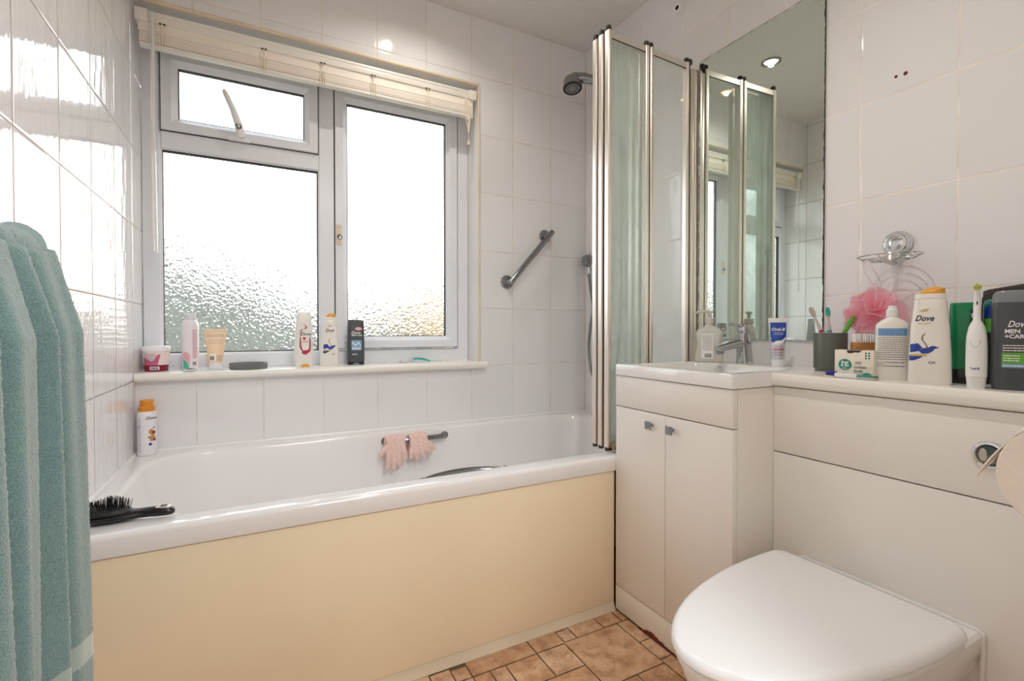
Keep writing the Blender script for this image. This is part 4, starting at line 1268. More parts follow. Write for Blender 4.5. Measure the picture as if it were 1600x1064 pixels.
decal(sc_, 'barcode_label', M['print_white'], lambda mb: sk.patch(mb, -.010, .016, .006, .017, 6, 1, .0006))
decal(sc_, 'barcode', M['black'], lambda mb: barcode(sk, mb, -.007, .013, .0075, .0155, .0009))

cx, cy = back(-.2123, 1.9856, .026)
M['can_white'] = principled('white_lacquered_can', (238, 234, 238), 0.25)
M['teal_print'] = principled('teal_print', (88, 196, 170), 0.4); M['pink_print'] = principled('pink_print', (240, 176, 186), 0.4)
sp_t = thing('spray_can', 'tall white spray can with pink and teal base on the sill', 'spray can', (cx, cy, ZS), faced(cx, cy, .0))
sk = Skin([(0, .0255, .0255, 2), (.165, .0258, .0258, 2)])
mb = MB(); mb.lathe([(.024, 0), (.0255, .002), (.0258, .004), (.0258, .150), (.0245, .160), (.020, .170), (.0175, .173)], 40); b_ = mb.build('can', M['can_white'], sp_t)
mb = MB(); mb.lathe([(.0178, .170), (.0180, .195), (.016, .197), (.0155, .178)], 36, cap1=False); M['clear_cap'] = principled('frosted_cap', (244, 244, 246), 0.3, trans=.35); mb.build('cap', M['clear_cap'], sp_t)
mb = MB(); mb.lathe([(.008, .172), (.008, .184), (.006, .190), (.002, .191)], 20); mb.build('nozzle', M['white_plastic'], sp_t)
decal(b_, 'teal_shape', M['teal_print'], lambda mb: sk.poly(mb, [(-.0245, .004), (-.004, .004), (-.004, .014), (-.012, .030), (-.0245, .040)]))
decal(b_, 'pink_shape', M['pink_print'], lambda mb: sk.poly(mb, [(-.0245, .042), (-.012, .032), (-.002, .016), (-.002, .052), (-.012, .062), (-.0245, .058)]))
decal(b_, 'small_print', M['print_red'], lambda mb: sk.lines(mb, .006, .019, [.04 + .0034 * k for k in range(30)], .0012))
decal(b_, 'barcode', M['black'], lambda mb: barcode(sk, mb, .006, .016, .016, .028))

cx, cy = -.140, 2.004
M['peach'] = principled('peach_tube', (246, 214, 180), 0.35)
ct = thing('cream_tube', 'peach cream tube standing on its white cap on the sill', 'tube', (cx, cy, ZS), faced(cx, cy, .05))
def tube_body(h0, h1, r, wtop, n=2.0):
    S = []
    for k in range(9):
        f_ = k / 8
        e = f_ ** 1.3
        S.append((h0 + (h1 - h0) * f_, r + (wtop - r) * f_, r * (1 - f_) ** .8 + .0011, 2 + .6 * f_))
    return Skin(S)
sk = tube_body(.022, .130, .0215, .034)
mb = MB(); sk.mesh(mb, 40); b_ = mb.build('body', M['peach'], ct)
mb = MB(); mb.box(-.0345, .0345, -.0014, .0014, .128, .141, .0004); mb.build('crimp', M['peach'], ct)
mb = MB(); mb.lathe([(.0205, 0), (.0215, .001), (.0215, .0215), (.020, .023)], 36); mb.build('cap', M['white_plastic'], ct)
decal(b_, 'small_print', M['print_grey'], lambda mb: (sk.lines(mb, -.026, .026, [.114, .118, .122], .0012), sk.lines(mb, -.022, .022, [.09, .094, .10, .104], .0007)))
decal(b_, 'lower_print', M['print_grey'], lambda mb: sk.lines(mb, .002, .020, [.030, .034, .038, .042, .046], .0012))
decal(b_, 'panel', M['print_white'], lambda mb: sk.patch(mb, -.02, .0, .03, .054, 4, 2, .0003))
decal(b_, 'barcode', M['black'], lambda mb: barcode(sk, mb, -.017, -.005, .032, .046))

rz = thing('razor', 'clear and white razor lying in front of the spray can', 'razor', (-.164, 1.912, ZS), R(-4))
mb = MB(); mb.tube([(-.03, 0, .0072), (-.01, 0, .0085), (.02, 0, .0075), (.05, 0, .0062), (.064, 0, .0058)], [.004, .005, .0056, .0052, .003], 12, flat=.8); mb.build('handle', M['clear_cap'], rz)
mb = MB(); mb.box(-.058, -.026, -.016, .016, .001, .008, .002); mb.build('head', M['clear_cap'], rz)
mb = MB(); mb.box(-.05, -.034, -.0165, .0165, .0075, .0105, .0008); mb.tube([(-.03, 0, .006), (-.026, 0, .0085)], .004, 8); mb.build('blades', M['steel'], rz)

M['dish_grey'] = principled('grey_plastic_dish', (112, 114, 114), 0.45)
dt = thing('round_dish', 'shallow round grey dish in the middle of the sill', 'dish', (-.036, 1.960, ZS))
mb = MB(); mb.lathe([(.056, 0), (.060, .002), (.061, .019), (.0595, .021), (.058, .0185), (.057, .006), (.002, .005)], 48); mb.build('dish', M['dish_grey'], dt)
mb = MB(); mb.lathe([(.050, .0055), (.048, .010), (.02, .012), (.002, .012)], 40); mb.build('soap', M['print_white'], dt)

cx, cy = back(.1437, 1.9252, .019); w, h = .067, .205; a = w / 2
t_, sk, b_ = bottle('conditioner_bottle', 'white conditioner bottle with red curls standing on its gold cap', 'conditioner', cx, cy, ZS, [(.020, a * .93, a * .52, 3.0), (.024, a * .97, a * .54, 3.0), (h * .3, a, a * .56, 3.2), (h * .6, a * .92, a * .52, 3.2), (h * .85, a * .78, a * .42, 3.4), (h * .96, a * .72, a * .36, 3.6), (h * .99, a * .64, a * .30, 3.4), (h, a * .5, a * .2, 3)], M['bottle_white'], .12)
mb = MB(); mb.loft([superring(a * k * .92, a * k * .5, 3.0, z, 40) for z, k in ((0, .96), (.002, 1), (.0195, 1))]); c_ = mb.build('cap', M['bottle_white'], t_)
sk2 = Skin([(0, a * .92, a * .5, 3), (.02, a * .92, a * .5, 3)])
decal(c_, 'gold_lid', M['gold_cap'], lambda mb: sk2.poly(mb, [(-.013, .0012), (.017, .0012), (.014, .009), (.008, .0125), (-.002, .0125), (-.010, .009)], .0006))
M['maroon'] = principled('maroon_print', (150, 48, 70), 0.5)
def swirl(mb):
    pts = [(-.002, .160), (.006, .150), (.002, .142), (-.010, .138), (-.013, .120), (-.014, .095), (-.013, .075), (-.006, .060), (.004, .050), (.016, .058), (.019, .075), (.019, .10), (.018, .115)]
    P = spline([(p[0], 0, p[1]) for p in pts], 5)
    for i, (p, q) in enumerate(zip(P, P[1:])):
        wd = .0007 + .0022 * abs(math.sin(i * .16))
        sk.poly(mb, [(p.x - wd, p.z), (p.x + wd, p.z), (q.x + wd, q.z), (q.x - wd, q.z)])
decal(b_, 'curl_emblem', M['maroon'], swirl)
decal(b_, 'heart_emblem', M['print_red'], lambda mb: (sk.poly(mb, [(.0, .100), (.005, .106), (.004, .112), (0, .110), (-.005, .112), (-.006, .105)]), sk.lines(mb, -.010, .016, [.092, .096], .0014), sk.poly(mb, [(-.010, .052), (.004, .046), (.017, .058), (.018, .070), (.010, .064), (-.006, .062)])))
decal(b_, 'lettering', M['print_dark'], lambda mb: sk.text(mb, 'Dove', .0165, .004, .123, .35, offset=.0002))

cx, cy = back(.2353, 1.9469, .02)
white_shampoo('white shampoo bottle with gold lid and blue bird, in front of the window mullion', cx, cy, ZS, .069, .205, .08)

cx, cy = back(.3358, 1.9691, .021)
def men_bottle(label, x_, y_, z_, w, h, extra, green, flip):
    a = w / 2
    t_, sk, b_ = bottle('body_wash_bottle', label, 'body wash', x_, y_, z_, [(0 if not flip else .012, a * .96, a * .54, 4.2), (.014, a, a * .58, 4.2), (h * .5, a * 1.0, a * .58, 4.2), (h * .85, a * .98, a * .56, 4.0), (h * .88, a * .95, a * .54, 4.0)], M['bottle_men'], extra)
    return t_, sk, b_, a
t_, sk, b_, a = men_bottle('dark grey body wash bottle with pale blue panel on the sill', cx, cy, ZS, .065, .178, .1, False, True)
h = .178
mb = MB(); mb.loft([superring(a * .95 * k, a * .54 * k, 4, z, 40) for z, k in ((h * .879, 1), (h * .95, .99), (h * .985, .95), (h, .80))]); mb.build('shoulder', M['bottle_men'], t_)
mb = MB(); mb.loft([superring(a * .97, a * .54, 4.2, z, 40) for z in (0, .0118)]); c_ = mb.build('cap', M['blackmat'], t_)
sk2 = Skin([(0, a * .97, a * .54, 4.2), (.012, a * .97, a * .54, 4.2)])
decal(c_, 'lid_notch', M['cap_men'], lambda mb: sk2.poly(mb, [(-.013, .001), (.013, .001), (.010, .006), (.004, .0085), (-.004, .0085), (-.010, .006)]))
decal(b_, 'lettering', M['print_white'], lambda mb: (sk.text(mb, 'Dove', .0155, -.002, .127, .35, offset=.0002), sk.text(mb, 'MEN+CARE', .0078, .003, .1165, 0, offset=.0002), sk.lines(mb, -.016, .004, [.040, .0425], .0014)))
decal(b_, 'red_badge', M['pink_print'], lambda mb: sk.disc(mb, .009, .1425, .0135, .0065))
M['ice'] = principled('ice_blue_print', (132, 176, 206), 0.45)
decal(b_, 'blue_panel', M['ice'], lambda mb: sk.patch(mb, -.018, .020, .058, .097, 6, 2))
decal(b_, 'panel_print', M['print_white'], lambda mb: (sk.lines(mb, -.016, .018, [.060, .0635, .067], .0018, .0007), sk.poly(mb, [(-.016, .088), (-.002, .074), (.008, .086), (.018, .072), (.018, .076), (.009, .091), (-.002, .079), (-.014, .091)], .0007)))

M['teal_rubber'] = principled('teal_rubber', (62, 176, 170), 0.4)
rz = thing('razor', 'white and teal razor lying at the right end of the sill', 'razor', (.575, 2.006, ZS), R(-3))
mb = MB(); mb.tube([(-.02, 0, .006), (-.008, 0, .012), (.0, 0, .0155)], [.004, .005, .0055], 12, flat=.8); mb.box(-.052, -.014, -.014, .014, .001, .008, .002); mb.build('head', M['clear_cap'], rz)
mb = MB(); mb.tube(spline([(-.004, 0, .0145), (.02, 0, .0165), (.05, 0, .0125), (.075, 0, .0045)], 6), [.005] * 4 + [.0062] * 10 + [.0045] * 5, 12, flat=.75); mb.build('handle', M['teal_rubber'], rz)

# --- can on the bath corner
cx, cy = -.318, 1.880
dc = thing('deodorant_can', 'white spray can with orange cap on the bath corner', 'spray can', (cx, cy, ZR + .0002), faced(cx, cy, 0))
sk = Skin([(0, .0255, .0255, 2), (.14, .0258, .0258, 2)])
mb = MB(); mb.lathe([(.0235, 0), (.0255, .002), (.0258, .004), (.0258, .126), (.024, .134), (.021, .139)], 40); b_ = mb.build('can', M['can_white'], dc)
mb = MB(); mb.lathe([(.0215, .138), (.0215, .152), (.0175, .155), (.0170, .160), (.0185, .170), (.017, .173), (.008, .171)], 36); mb.build('cap', M['orange_cap'], dc)
decal(b_, 'lettering', M['print_dark'], lambda mb: (sk.text(mb, 'Dove', .0125, .0105, .118, .35, offset=.0002)))
decal(b_, 'small_print', M['print_blue'], lambda mb: sk.lines(mb, -.0235, -.0165, [.012 + .0032 * k for k in range(34)], .0014))
M['argan'] = principled('amber_nut_print', (206, 138, 54), 0.5); M['leaf_p'] = principled('green_leaf_print', (92, 132, 62), 0.5)
decal(b_, 'nut_emblem', M['argan'], lambda mb: (sk.disc(mb, .010, .075, .006, .008), sk.disc(mb, .016, .064, .006, .009), sk.disc(mb, .012, .052, .007, .007)))
decal(b_, 'dark_nut', M['maroon'], lambda mb: (sk.disc(mb, .017, .072, .004, .006, .0008), sk.disc(mb, .018, .050, .004, .005, .0008)))
decal(b_, 'leaf_emblem', M['leaf_p'], lambda mb: (sk.poly(mb, [(.0, .058), (.006, .062), (.010, .060), (.005, .056)], .001), sk.poly(mb, [(.012, .084), (.018, .090), (.020, .086)], .001)))
decal(b_, 'badge', M['print_blue'], lambda mb: sk.disc(mb, .008, .036, .0045, .0045))

# --- basin ledge
cx, cy = back(1.292, 1.083, .024)
M['clear_soap'] = principled('cloudy_soap_bottle', (250, 248, 244), 0.12, trans=.5, ior=1.2)
t_, sk, b_ = bottle('soap_dispenser', 'clear pump soap bottle with white label on the basin ledge', 'soap dispenser', cx, cy, ZT + .0003, [(0, .040, .021, 2.8), (.003, .0435, .0235, 2.8), (.022, .044, .024, 2.8), (.045, .038, .0225, 2.6), (.065, .0365, .022, 2.6), (.085, .0415, .023, 2.6), (.098, .041, .023, 2.5), (.110, .032, .020, 2.3), (.116, .018, .016, 2), (.120, .0135, .0135, 2), (.128, .0135, .0135, 2)], M['clear_soap'], 0)
mb = MB()
mb.loft([superring(x1_, y1_, 2.7, z, 40) for z, x1_, y1_ in ((.004, .040, .020), (.022, .0405, .0205), (.045, .0345, .019), (.056, .0335, .0185))]); M['soap_liq'] = principled('pale_liquid_soap', (250, 244, 232), 0.3, trans=.1); mb.build('liquid', M['soap_liq'], t_)
mb = MB(); mb.lathe([(.0150, .127), (.0155, .128), (.0155, .142), (.0135, .144), (.0065, .1445), (.0065, .160), (.011, .161), (.011, .167), (.009, .169)], 28)
mb.tube([(0, 0, .165), (-.02, -.004, .1665), (-.034, -.007, .1655), (-.040, -.008, .160)], [.006, .005, .0042, .0035], 10)
M['pump'] = principled('frosted_pump', (238, 232, 224), 0.35, trans=.25); mb.build('pump', M['pump'], t_)
mb = MB(); mb.tube([(0, 0, .13), (0, 0, .02)], .0028, 8); mb.build('dip_tube', M['pump'], t_)
decal(b_, 'label', M['print_white'], lambda mb: sk.patch(mb, -.024, .012, .012, .094, 8, 8, .0006))
decal(b_, 'label_print', M['print_grey'], lambda mb: (sk.lines(mb, -.020, .009, [.04 + .0042 * k for k in range(12)], .0011, .0009)))
decal(b_, 'barcode', M['black'], lambda mb: barcode(sk, mb, -.014, .007, .016, .028, .0009))

cx, cy = back(1.3144, .8646, .018)
M['tp_blue'] = principled('royal_blue_tube', (28, 72, 166), 0.3); M['tp_silver'] = principled('silver_tube', (206, 210, 218), 0.3, metal=.3)
tt = thing('toothpaste_tube', 'blue and white toothpaste tube standing on its cap below the mirror', 'toothpaste', (cx, cy, ZT), faced(cx, cy, .12))
sk = tube_body(.022, .128, .0165, .0248)
mb = MB(); sk.mesh(mb, 40); b_ = mb.build('body', M['tp_silver'], tt)
mb = MB(); mb.box(-.025, .025, -.0012, .0012, .127, .140, .0004); mb.build('crimp', M['print_white'], tt)
mb = MB(); mb.lathe([(.0155, 0), (.0165, .001), (.0165, .0215), (.0150, .023)], 32); mb.build('cap', M['white_plastic'], tt)
decal(b_, 'blue_panel', M['tp_blue'], lambda mb: sk.poly(mb, [(-.0195, .072), (-.006, .080), (.010, .074), (.0215, .086), (.0225, .104), (.0232, .126), (-.0232, .126), (-.0225, .104)], .0004) if False else sk.patch(mb, -.020, .0205, .080, .127, 10, 6, .0004))
decal(b_, 'wave', M['tp_blue'], lambda mb: (sk.patch(mb, -.0185, .0185, .070, .0802, 8, 2, .0004)))
decal(b_, 'white_swoosh', M['print_white'], lambda mb: sk.poly(mb, [(-.016, .064), (-.006, .074), (.010, .076), (.019, .086), (.0185, .078), (.012, .068), (0, .064)], .0007))
decal(b_, 'lettering', M['print_white'], lambda mb: (sk.text(mb, 'Oral-B', .0125, .0, .107, .1, .0008, offset=.0003), sk.lines(mb, -.012, .014, [.097, .092], .0012, .0008)))
decal(b_, 'red_lettering', M['print_red'], lambda mb: (sk.text(mb, 'EXTRA', .0055, 0, .0575, 0, .0006), sk.text(mb, 'WHITE', .0085, .001, .049, 0, .0006, offset=.0003), sk.lines(mb, -.012, .012, [.0405], .0014)))
decal(b_, 'small_print', M['print_dark'], lambda mb: sk.lines(mb, -.010, .010, [.036, .032], .001))

cx, cy = back(1.2728, .6985, .036)
TUX, TUY = cx, cy
M['tumbler'] = principled('dark_olive_ceramic', (92, 96, 88), 0.35, noise=(5, .08))
tu = thing('toothbrush_tumbler', 'dark olive grey tumbler holding toothbrushes', 'tumbler', (cx, cy, ZT))
mb = MB(); mb.lathe([(.0325, 0), (.034, .001), (.034, .005), (.0368, .008), (.0372, .012), (.0372, .096), (.0362, .098), (.0340, .097), (.0335, .012), (.001, .010)], 44, cap1=False); mb.build('cup', M['tumbler'], tu)
def brush(label, p0, p1, head_mat, grip_mat, body_mat, headlen=.024, bare=False):
    """p0 foot inside the tumbler, p1 tip; offsets from the tumbler's centre"""
    b0 = Vector(p0); b1 = Vector(p1); d = (b1 - b0); L = d.length
    rot = d.to_track_quat('Z', 'Y')
    t_ = thing('toothbrush', label, 'toothbrush', (TUX + p0[0], TUY + p0[1], ZT + p0[2]))
    t_.rotation_mode = 'QUATERNION'
    # turn the bristles towards the doorway
    q = rot
    f = q @ Vector((0, -1, 0)); want = Vector((-.85, -.45, .1)); want = (want - d.normalized() * want.dot(d.normalized())).normalized()
    ang = math.atan2(f.cross(want).dot(d.normalized()), f.dot(want))
    from mathutils import Quaternion
    t_.rotation_quaternion = Quaternion(d.normalized(), ang) @ q
    mb = MB()
    if bare:
        mb.tube([(0, 0, 0), (0, 0, L * .6), (0, 0, L * .9), (0, 0, L)], [.0042, .0052, .0058, .0045], 12); mb.build('handle', body_mat, t_); return t_
    mb.tube([(0, 0, 0), (0, 0, L * .45)], [.0045, .0055], 12)
    mb.tube([(0, 0, L * .45), (0, 0, L * .62), (0, 0, L * .75), (0, 0, L - headlen - .004)], [.0055, .0052, .0034, .0026], 12); mb.build('handle', body_mat, t_)
    mb = MB()
    for k in range(3): mb.tube([(0, 0, L * (.46 + .055 * k)), (0, 0, L * (.495 + .055 * k))], .0060, 12)
    mb.build('grip', grip_mat, t_)
    mb = MB(); mb.loft([superring(.0062 * k, .0024, 2.4, z, 20) for z, k in ((L - headlen - .006, .4), (L - headlen, .9), (L - headlen * .5, 1.08), (L - .004, .85), (L, .3))]); mb.build('brush_head', body_mat, t_)
    mb = MB(); mb.loft([[(p[0], p[2] , p[1]) for p in superring(.0048, headlen * .46, 2.6, y_, 20)] for y_ in (-.002, -.0105)], True, True)
    mb.M = Matrix.Identity(4)
    for v_ in mb.b.verts: v_.co.z += L - headlen * .52
    mb.build('bristles', head_mat, t_); return t_
M['br_grey'] = principled('pale_worn_bristle', (196, 188, 178), 0.8, bump=(900, .0015)); M['br_teal'] = principled('teal_bristle', (40, 172, 158), 0.7, bump=(900, .0015))
M['clear_plastic'] = principled('clear_plastic', (236, 226, 222), 0.2, trans=.3); M['rose'] = principled('rose_rubber', (206, 58, 84), 0.45); M['sky'] = principled('light_blue_rubber', (86, 172, 208), 0.45); M['lime'] = principled('lime_plastic', (98, 176, 62), 0.35)
brush('toothbrush with worn pale bristles and red grip leaning left in the tumbler', (.016, -.010, .012), (-.004, .050, .166), M['br_grey'], M['rose'], M['clear_plastic'])
brush('toothbrush with teal bristles and light blue grip in the tumbler', (.002, -.004, .012), (.014, .016, .165), M['br_teal'], M['sky'], M['clear_plastic'])
brush('lime green brush handle leaning right in the tumbler', (-.010, .012, .012), (.008, -.052, .140), None, None, M['lime'], bare=True)

# wooden nail brush standing behind the box
cx, cy = 1.305, .622
nb = thing('nail_brush', 'wooden nail brush with white bristles behind the cotton bud box', 'nail brush', (cx, cy, ZT), faced(cx, cy, .25))
M['wood'] = principled('varnished_wood', (176, 122, 62), 0.4, noise=(18, .25))
mb = MB(); mb.box(-.040, .040, -.016, .016, 0, .077, .005); mb.build('wooden_block', M['wood'], nb)
mb = MB()
for i in range(15):
    for j in range(5):
        x_, y_ = -.035 + .070 * i / 14, -.012 + .024 * j / 4
        mb.tube([(x_, y_, .075), (x_ + rng.uniform(-.002, .002), y_ + rng.uniform(-.002, .002), .096 + rng.uniform(-.001, .001))], [.0017, .0021], 7)
o = mb.build('bristles', M['print_white'], nb); o['kind'] = 'stuff'

# cotton bud box
cx, cy = 1.176, .590
M['box_card'] = principled('cream_card', (240, 232, 220), 0.6); M['green_ink'] = principled('green_ink', (46, 146, 122), 0.5)
cb = thing('cotton_bud_box', 'small card box of cotton buds with green roundel', 'box', (cx, cy, ZT), -PI / 2 + R(3))
W2, D2, H2 = .0385, .0125, .061
mb = MB()
mb.box(-W2, W2, -D2, D2, 0, H2, .0006)
bxo = mb.build('carton', M['box_card'], cb)
skb = Skin([(0, W2, D2, 60), (H2, W2, D2, 60)])
class Flat:
    def __init__(s, y): s.y = y
    def front(s, u, z, eps=0.0004): return (u, s.y - eps, z)
    patch = Skin.patch; poly = Skin.poly; disc = Skin.disc; text = Skin.text; lines = Skin.lines
fl = Flat(-D2)
decal(bxo, 'torn_opening', M['gap'], lambda mb: fl.poly(mb, [(-.014, .0605), (.016, .0605), (.010, .056), (.004, .057), (-.006, .054), (-.012, .055)]))
mb = MB(); mb.box(-.014, .014, -D2 + .002, D2 - .003, H2 - .0002, H2 + .0006); mb.build('torn_lid', M['brown_cap'], cb, smooth=False)
decal(bxo, 'green_roundel', M['green_ink'], lambda mb: fl.disc(mb, -.017, .0285, .0135, .0125))
decal(bxo, 'green_leaf_mark', M['green_ink'], lambda mb: fl.disc(mb, .026, .0065, .0095, .0055))
decal(bxo, 'roundel_lettering', M['print_white'], lambda mb: (fl.text(mb, 'fred', .0085, -.017, .0335, 0, .0008, .0003), fl.text(mb, '& flo', .0085, -.017, .0270, 0, .0008, .0003), fl.text(mb, 'baby', .005, -.017, .0205, 0, .0008)))
decal(bxo, 'lettering', M['print_grey'], lambda mb: (fl.text(mb, '300', .0090, .002, .033, 0, .0006, align='LEFT'), fl.text(mb, 'cotton', .0090, .001, .024, 0, .0006, .0002, 'LEFT'), fl.text(mb, 'buds', .0090, .001, .0155, 0, .0006, .0002, 'LEFT')))
decal(bxo, 'green_line', M['green_ink'], lambda mb: (fl.lines(mb, .001, .020, [.009], .0010), [fl.disc(mb, .024 + .006 * (k % 2), .044 + .0055 * (k // 2), .002, .002) for k in range(6)]))

lb = thing('travel_brush', 'short white brush with dark blue end lying before the cotton bud box', 'brush', (1.142, .610, ZT), -PI / 2)
M['navy'] = principled('navy_plastic', (30, 44, 146), 0.3)
mb = MB(); mb.box(-.006, .040, -.006, .006, .0005, .0105, .003); mb.build('handle', M['white_plastic'], lb)
mb = MB(); mb.box(-.023, -.005, -.0085, .0085, .0035, .0135, .003); mb.build('blue_end', M['navy'], lb)
mb = MB(); mb.box(-.0225, -.006, -.008, .008, .0, .0036, .0008); mb.build('bristles', M['cream'], lb)
gc = thing('plastic_case', 'flat clear case with green stripe lying before the white bottle', 'case', (1.146, .553, ZT), -PI / 2)
mb = MB(); mb.box(-.018, .018, -.010, .010, 0, .005, .002); mb.build('case', M['clear_plastic'], gc)
mb = MB(); mb.box(-.017, .017, -.009, .009, .0048, .0085, .0015); mb.build('green_lid', M['green_ink'], gc)

# white lotion bottle
cx, cy = back(1.1787, .5235, .028)
t_, sk, b_ = bottle('lotion_bottle', 'white lotion bottle with blue band of text and screw cap', 'lotion', cx, cy, ZT, [(0, .0275, .0175, 3.4), (.002, .0290, .0185, 3.4), (.112, .0290, .0185, 3.4), (.118, .0280, .0178, 3.2), (.126, .0200, .0150, 2.6), (.131, .0115, .0110, 2.1), (.134, .0095, .0095, 2)], M['bottle_white'], .03)
mb = MB(); mb.lathe([(.0095, .1335), (.0108, .135), (.0108, .149), (.0085, .151), (.0075, .157), (.004, .158)], 28); mb.build('cap', M['white_plastic'], t_)
M['band_blue'] = principled('mid_blue_label', (44, 132, 198), 0.4)
decal(b_, 'blue_band', M['band_blue'], lambda mb: sk.patch(mb, -.0272, .0272, .094, .109, 14, 2, .0003))
decal(b_, 'band_print', M['print_white'], lambda mb: sk.lines(mb, -.025, .025, [.0968, .1010, .1054], .0010, .0007))
decal(b_, 'small_print', M['print_grey'], lambda mb: (sk.lines(mb, -.025, .025, [.043 + .0046 * k for k in range(11)], .0014), sk.lines(mb, -.012, .022, [.036, .028], .0018), sk.lines(mb, -.025, -.012, [.036, .033, .03, .027], .0008)))

cx, cy = back(1.1478, .4469, .02)
white_shampoo('large white shampoo bottle with slanted gold lid and blue bird on the worktop', cx, cy, ZT, .066, .193, -.06, shift=-.22)

# green shower gel, black cap down
cx, cy = 1.243, .428
M['green_gel'] = principled('deep_green_gel', (0, 140, 86), 0.18, trans=.25); M['teal_gel'] = principled('teal_gel', (16, 128, 112), 0.2, trans=.2)
t_, sk, b_ = bottle('shower_gel_bottle', 'deep green shower gel bottle on black cap behind the white shampoo', 'shower gel', cx, cy, ZT, [(.028, .0205, .0145, 3.6), (.031, .0225, .0160, 3.6), (.135, .0230, .0160, 3.6), (.156, .0225, .0135, 3.6), (.160, .0205, .0100, 3.4)], M['green_gel'], .0)
mb = MB(); mb.loft([superring(.0215 * k, .0155 * k, 3.4, z, 36) for z, k in ((0, .95), (.002, 1), (.028, 1))]); mb.build('cap', M['black'], t_)
decal(b_, 'dark_label', M['blackmat'], lambda mb: sk.patch(mb, .008, .0205, .10, .146, 4, 3))
decal(b_, 'lettering', M['print_white'], lambda mb: (sk.text(mb, 'D', .012, .013, .134, 0, .0008), sk.lines(mb, .009, .0195, [.120, .116, .110], .0014, .0008)))

# electric toothbrush
cx, cy = back(1.148, .3784, .013)
et = thing('electric_toothbrush', 'white electric toothbrush standing upright with yellow-green bristles', 'electric toothbrush', (cx, cy, ZT), faced(cx, cy, .0))
sk = Skin([(.02, .0138, .0138, 2), (.05, .0146, .0146, 2), (.085, .0140, .0140, 2), (.105, .0115, .0115, 2)])
mb = MB(); mb.lathe([(.0118, 0), (.0125, .001), (.0138, .020), (.0146, .021), (.0148, .045), (.0146, .075), (.0138, .095), (.0112, .111), (.0080, .119), (.0068, .122)], 36); b_ = mb.build('handle', M['white_plastic'], et)
decal(b_, 'seam', M['print_grey'], lambda mb: [sk.patch(mb, -.0132, .0132, .0205, .0212, 10, 1, .0006)])
decal(b_, 'power_button', M['print_white'], lambda mb: (sk.disc(mb, -.002, .090, .0068, .0150, .0004)))
decal(b_, 'button_rim', M['print_grey'], lambda mb: [sk.poly(mb, [(-.002 + .0068 * math.cos(a), .090 + .0150 * math.sin(a)), (-.002 + .0073 * math.cos(a), .090 + .0156 * math.sin(a)), (-.002 + .0073 * math.cos(b), .090 + .0156 * math.sin(b)), (-.002 + .0068 * math.cos(b), .090 + .0150 * math.sin(b))], .0005) for a, b in [(2 * PI * k / 20, 2 * PI * (k + 1) / 20) for k in range(20)]])
decal(b_, 'lettering', M['print_blue'], lambda mb: sk.text(mb, 'Oral-B', .0052, -.003, .036, 0, .0006, .0002))
mb = MB(); mb.lathe([(.0066, .121), (.0056, .124), (.0052, .150), (.0042, .172), (.0040, .178)], 20); bh = mb.build('brush_head', M['white_plastic'], et)
mb = MB(); mb.box(-.0009, .0009, -.0056, -.0046, .152, .158); mb.build('slot', M['blackmat'], bh, smooth=False)
mb = MB(); mb.lathe([(.0062, .002), (.0066, .0), (.0062, -.004)], 20, (0, -.001, .184), 'Y'); mb.build('brush_disc', M['white_plastic'], bh)
M['br_lime'] = principled('lime_bristle', (214, 220, 70), 0.7)
mb = MB()
for k in range(22):
    a = k * 2.4; r = .0058 * math.sqrt((k + .5) / 22)
    mb.tube([(r * math.cos(a), -.004, .184 + r * math.sin(a)), (r * 1.1 * math.cos(a), -.0115, .184 + r * 1.15 * math.sin(a))], .0009, 6)
o = mb.build('bristles', M['br_lime'], bh); o['kind'] = 'stuff'

# teal bottle with black lower half, behind the electric toothbrush
cx, cy = 1.274, .386
t_, sk, b_ = bottle('hair_gel_bottle', 'teal bottle with black lower half behind the electric toothbrush', 'bottle', cx, cy, ZT, [(.100, .0235, .0160, 3.2), (.155, .0235, .0160, 3.2), (.162, .0215, .0140, 3), (.166, .0150, .0090, 3)], M['teal_gel'], .0, body='upper_body')
sk0 = Skin([(0, .0235, .0160, 3.2), (.0995, .0240, .0165, 3.2)])
mb = MB(); sk0.mesh(mb); b0 = mb.build('lower_body', M['black'], t_)
decal(b0, 'lettering', M['print_white'], lambda mb: (sk0.text(mb, 'for men', .010, .004, .045, 0, .0006, 0, 'CENTER', PI / 2)) if False else sk0.lines(mb, .002, .0065, [.015 + .0045 * k for k in range(12)], .0026))
decal(b_, 'blue_patch', M['navy'], lambda mb: sk.patch(mb, -.021, -.010, .130, .156, 4, 2))
decal(b_, 'green_patch', M['lime'], lambda mb: sk.patch(mb, -.021, -.004, .102, .128, 5, 2))

# tall black bottle at the back
cx, cy = 1.372, .392
t_, sk, b_ = bottle('black_bottle', 'tall black bottle with slanted top against the right wall', 'bottle', cx, cy, ZT, [(0, .050, .022, 4), (.003, .052, .0235, 4), (.12, .052, .0235, 4), (.172, .050, .0225, 4), (.178, .048, .021, 4)], M['blackmat'], .0)
mb = MB(); mb.loft([[(p[0], p[1], .1785) for p in superring(.0485, .021, 4, 0, 40)], [(p[0], p[1], .193 + .006 * p[0] / .05) for p in superring(.0485, .021, 4, 0, 40)], [(p[0], p[1], .197 + .008 * p[0] / .05) for p in superring(.042, .017, 4, 0, 40)]]); mb.build('cap', M['brown_cap'], t_)
decal(b_, 'pale_mark', M['print_white'], lambda mb: sk.patch(mb, -.026, -.021, .105, .118, 1, 1))
decal(b_, 'blue_mark', M['ice'], lambda mb: sk.disc(mb, -.030, .085, .007, .012))

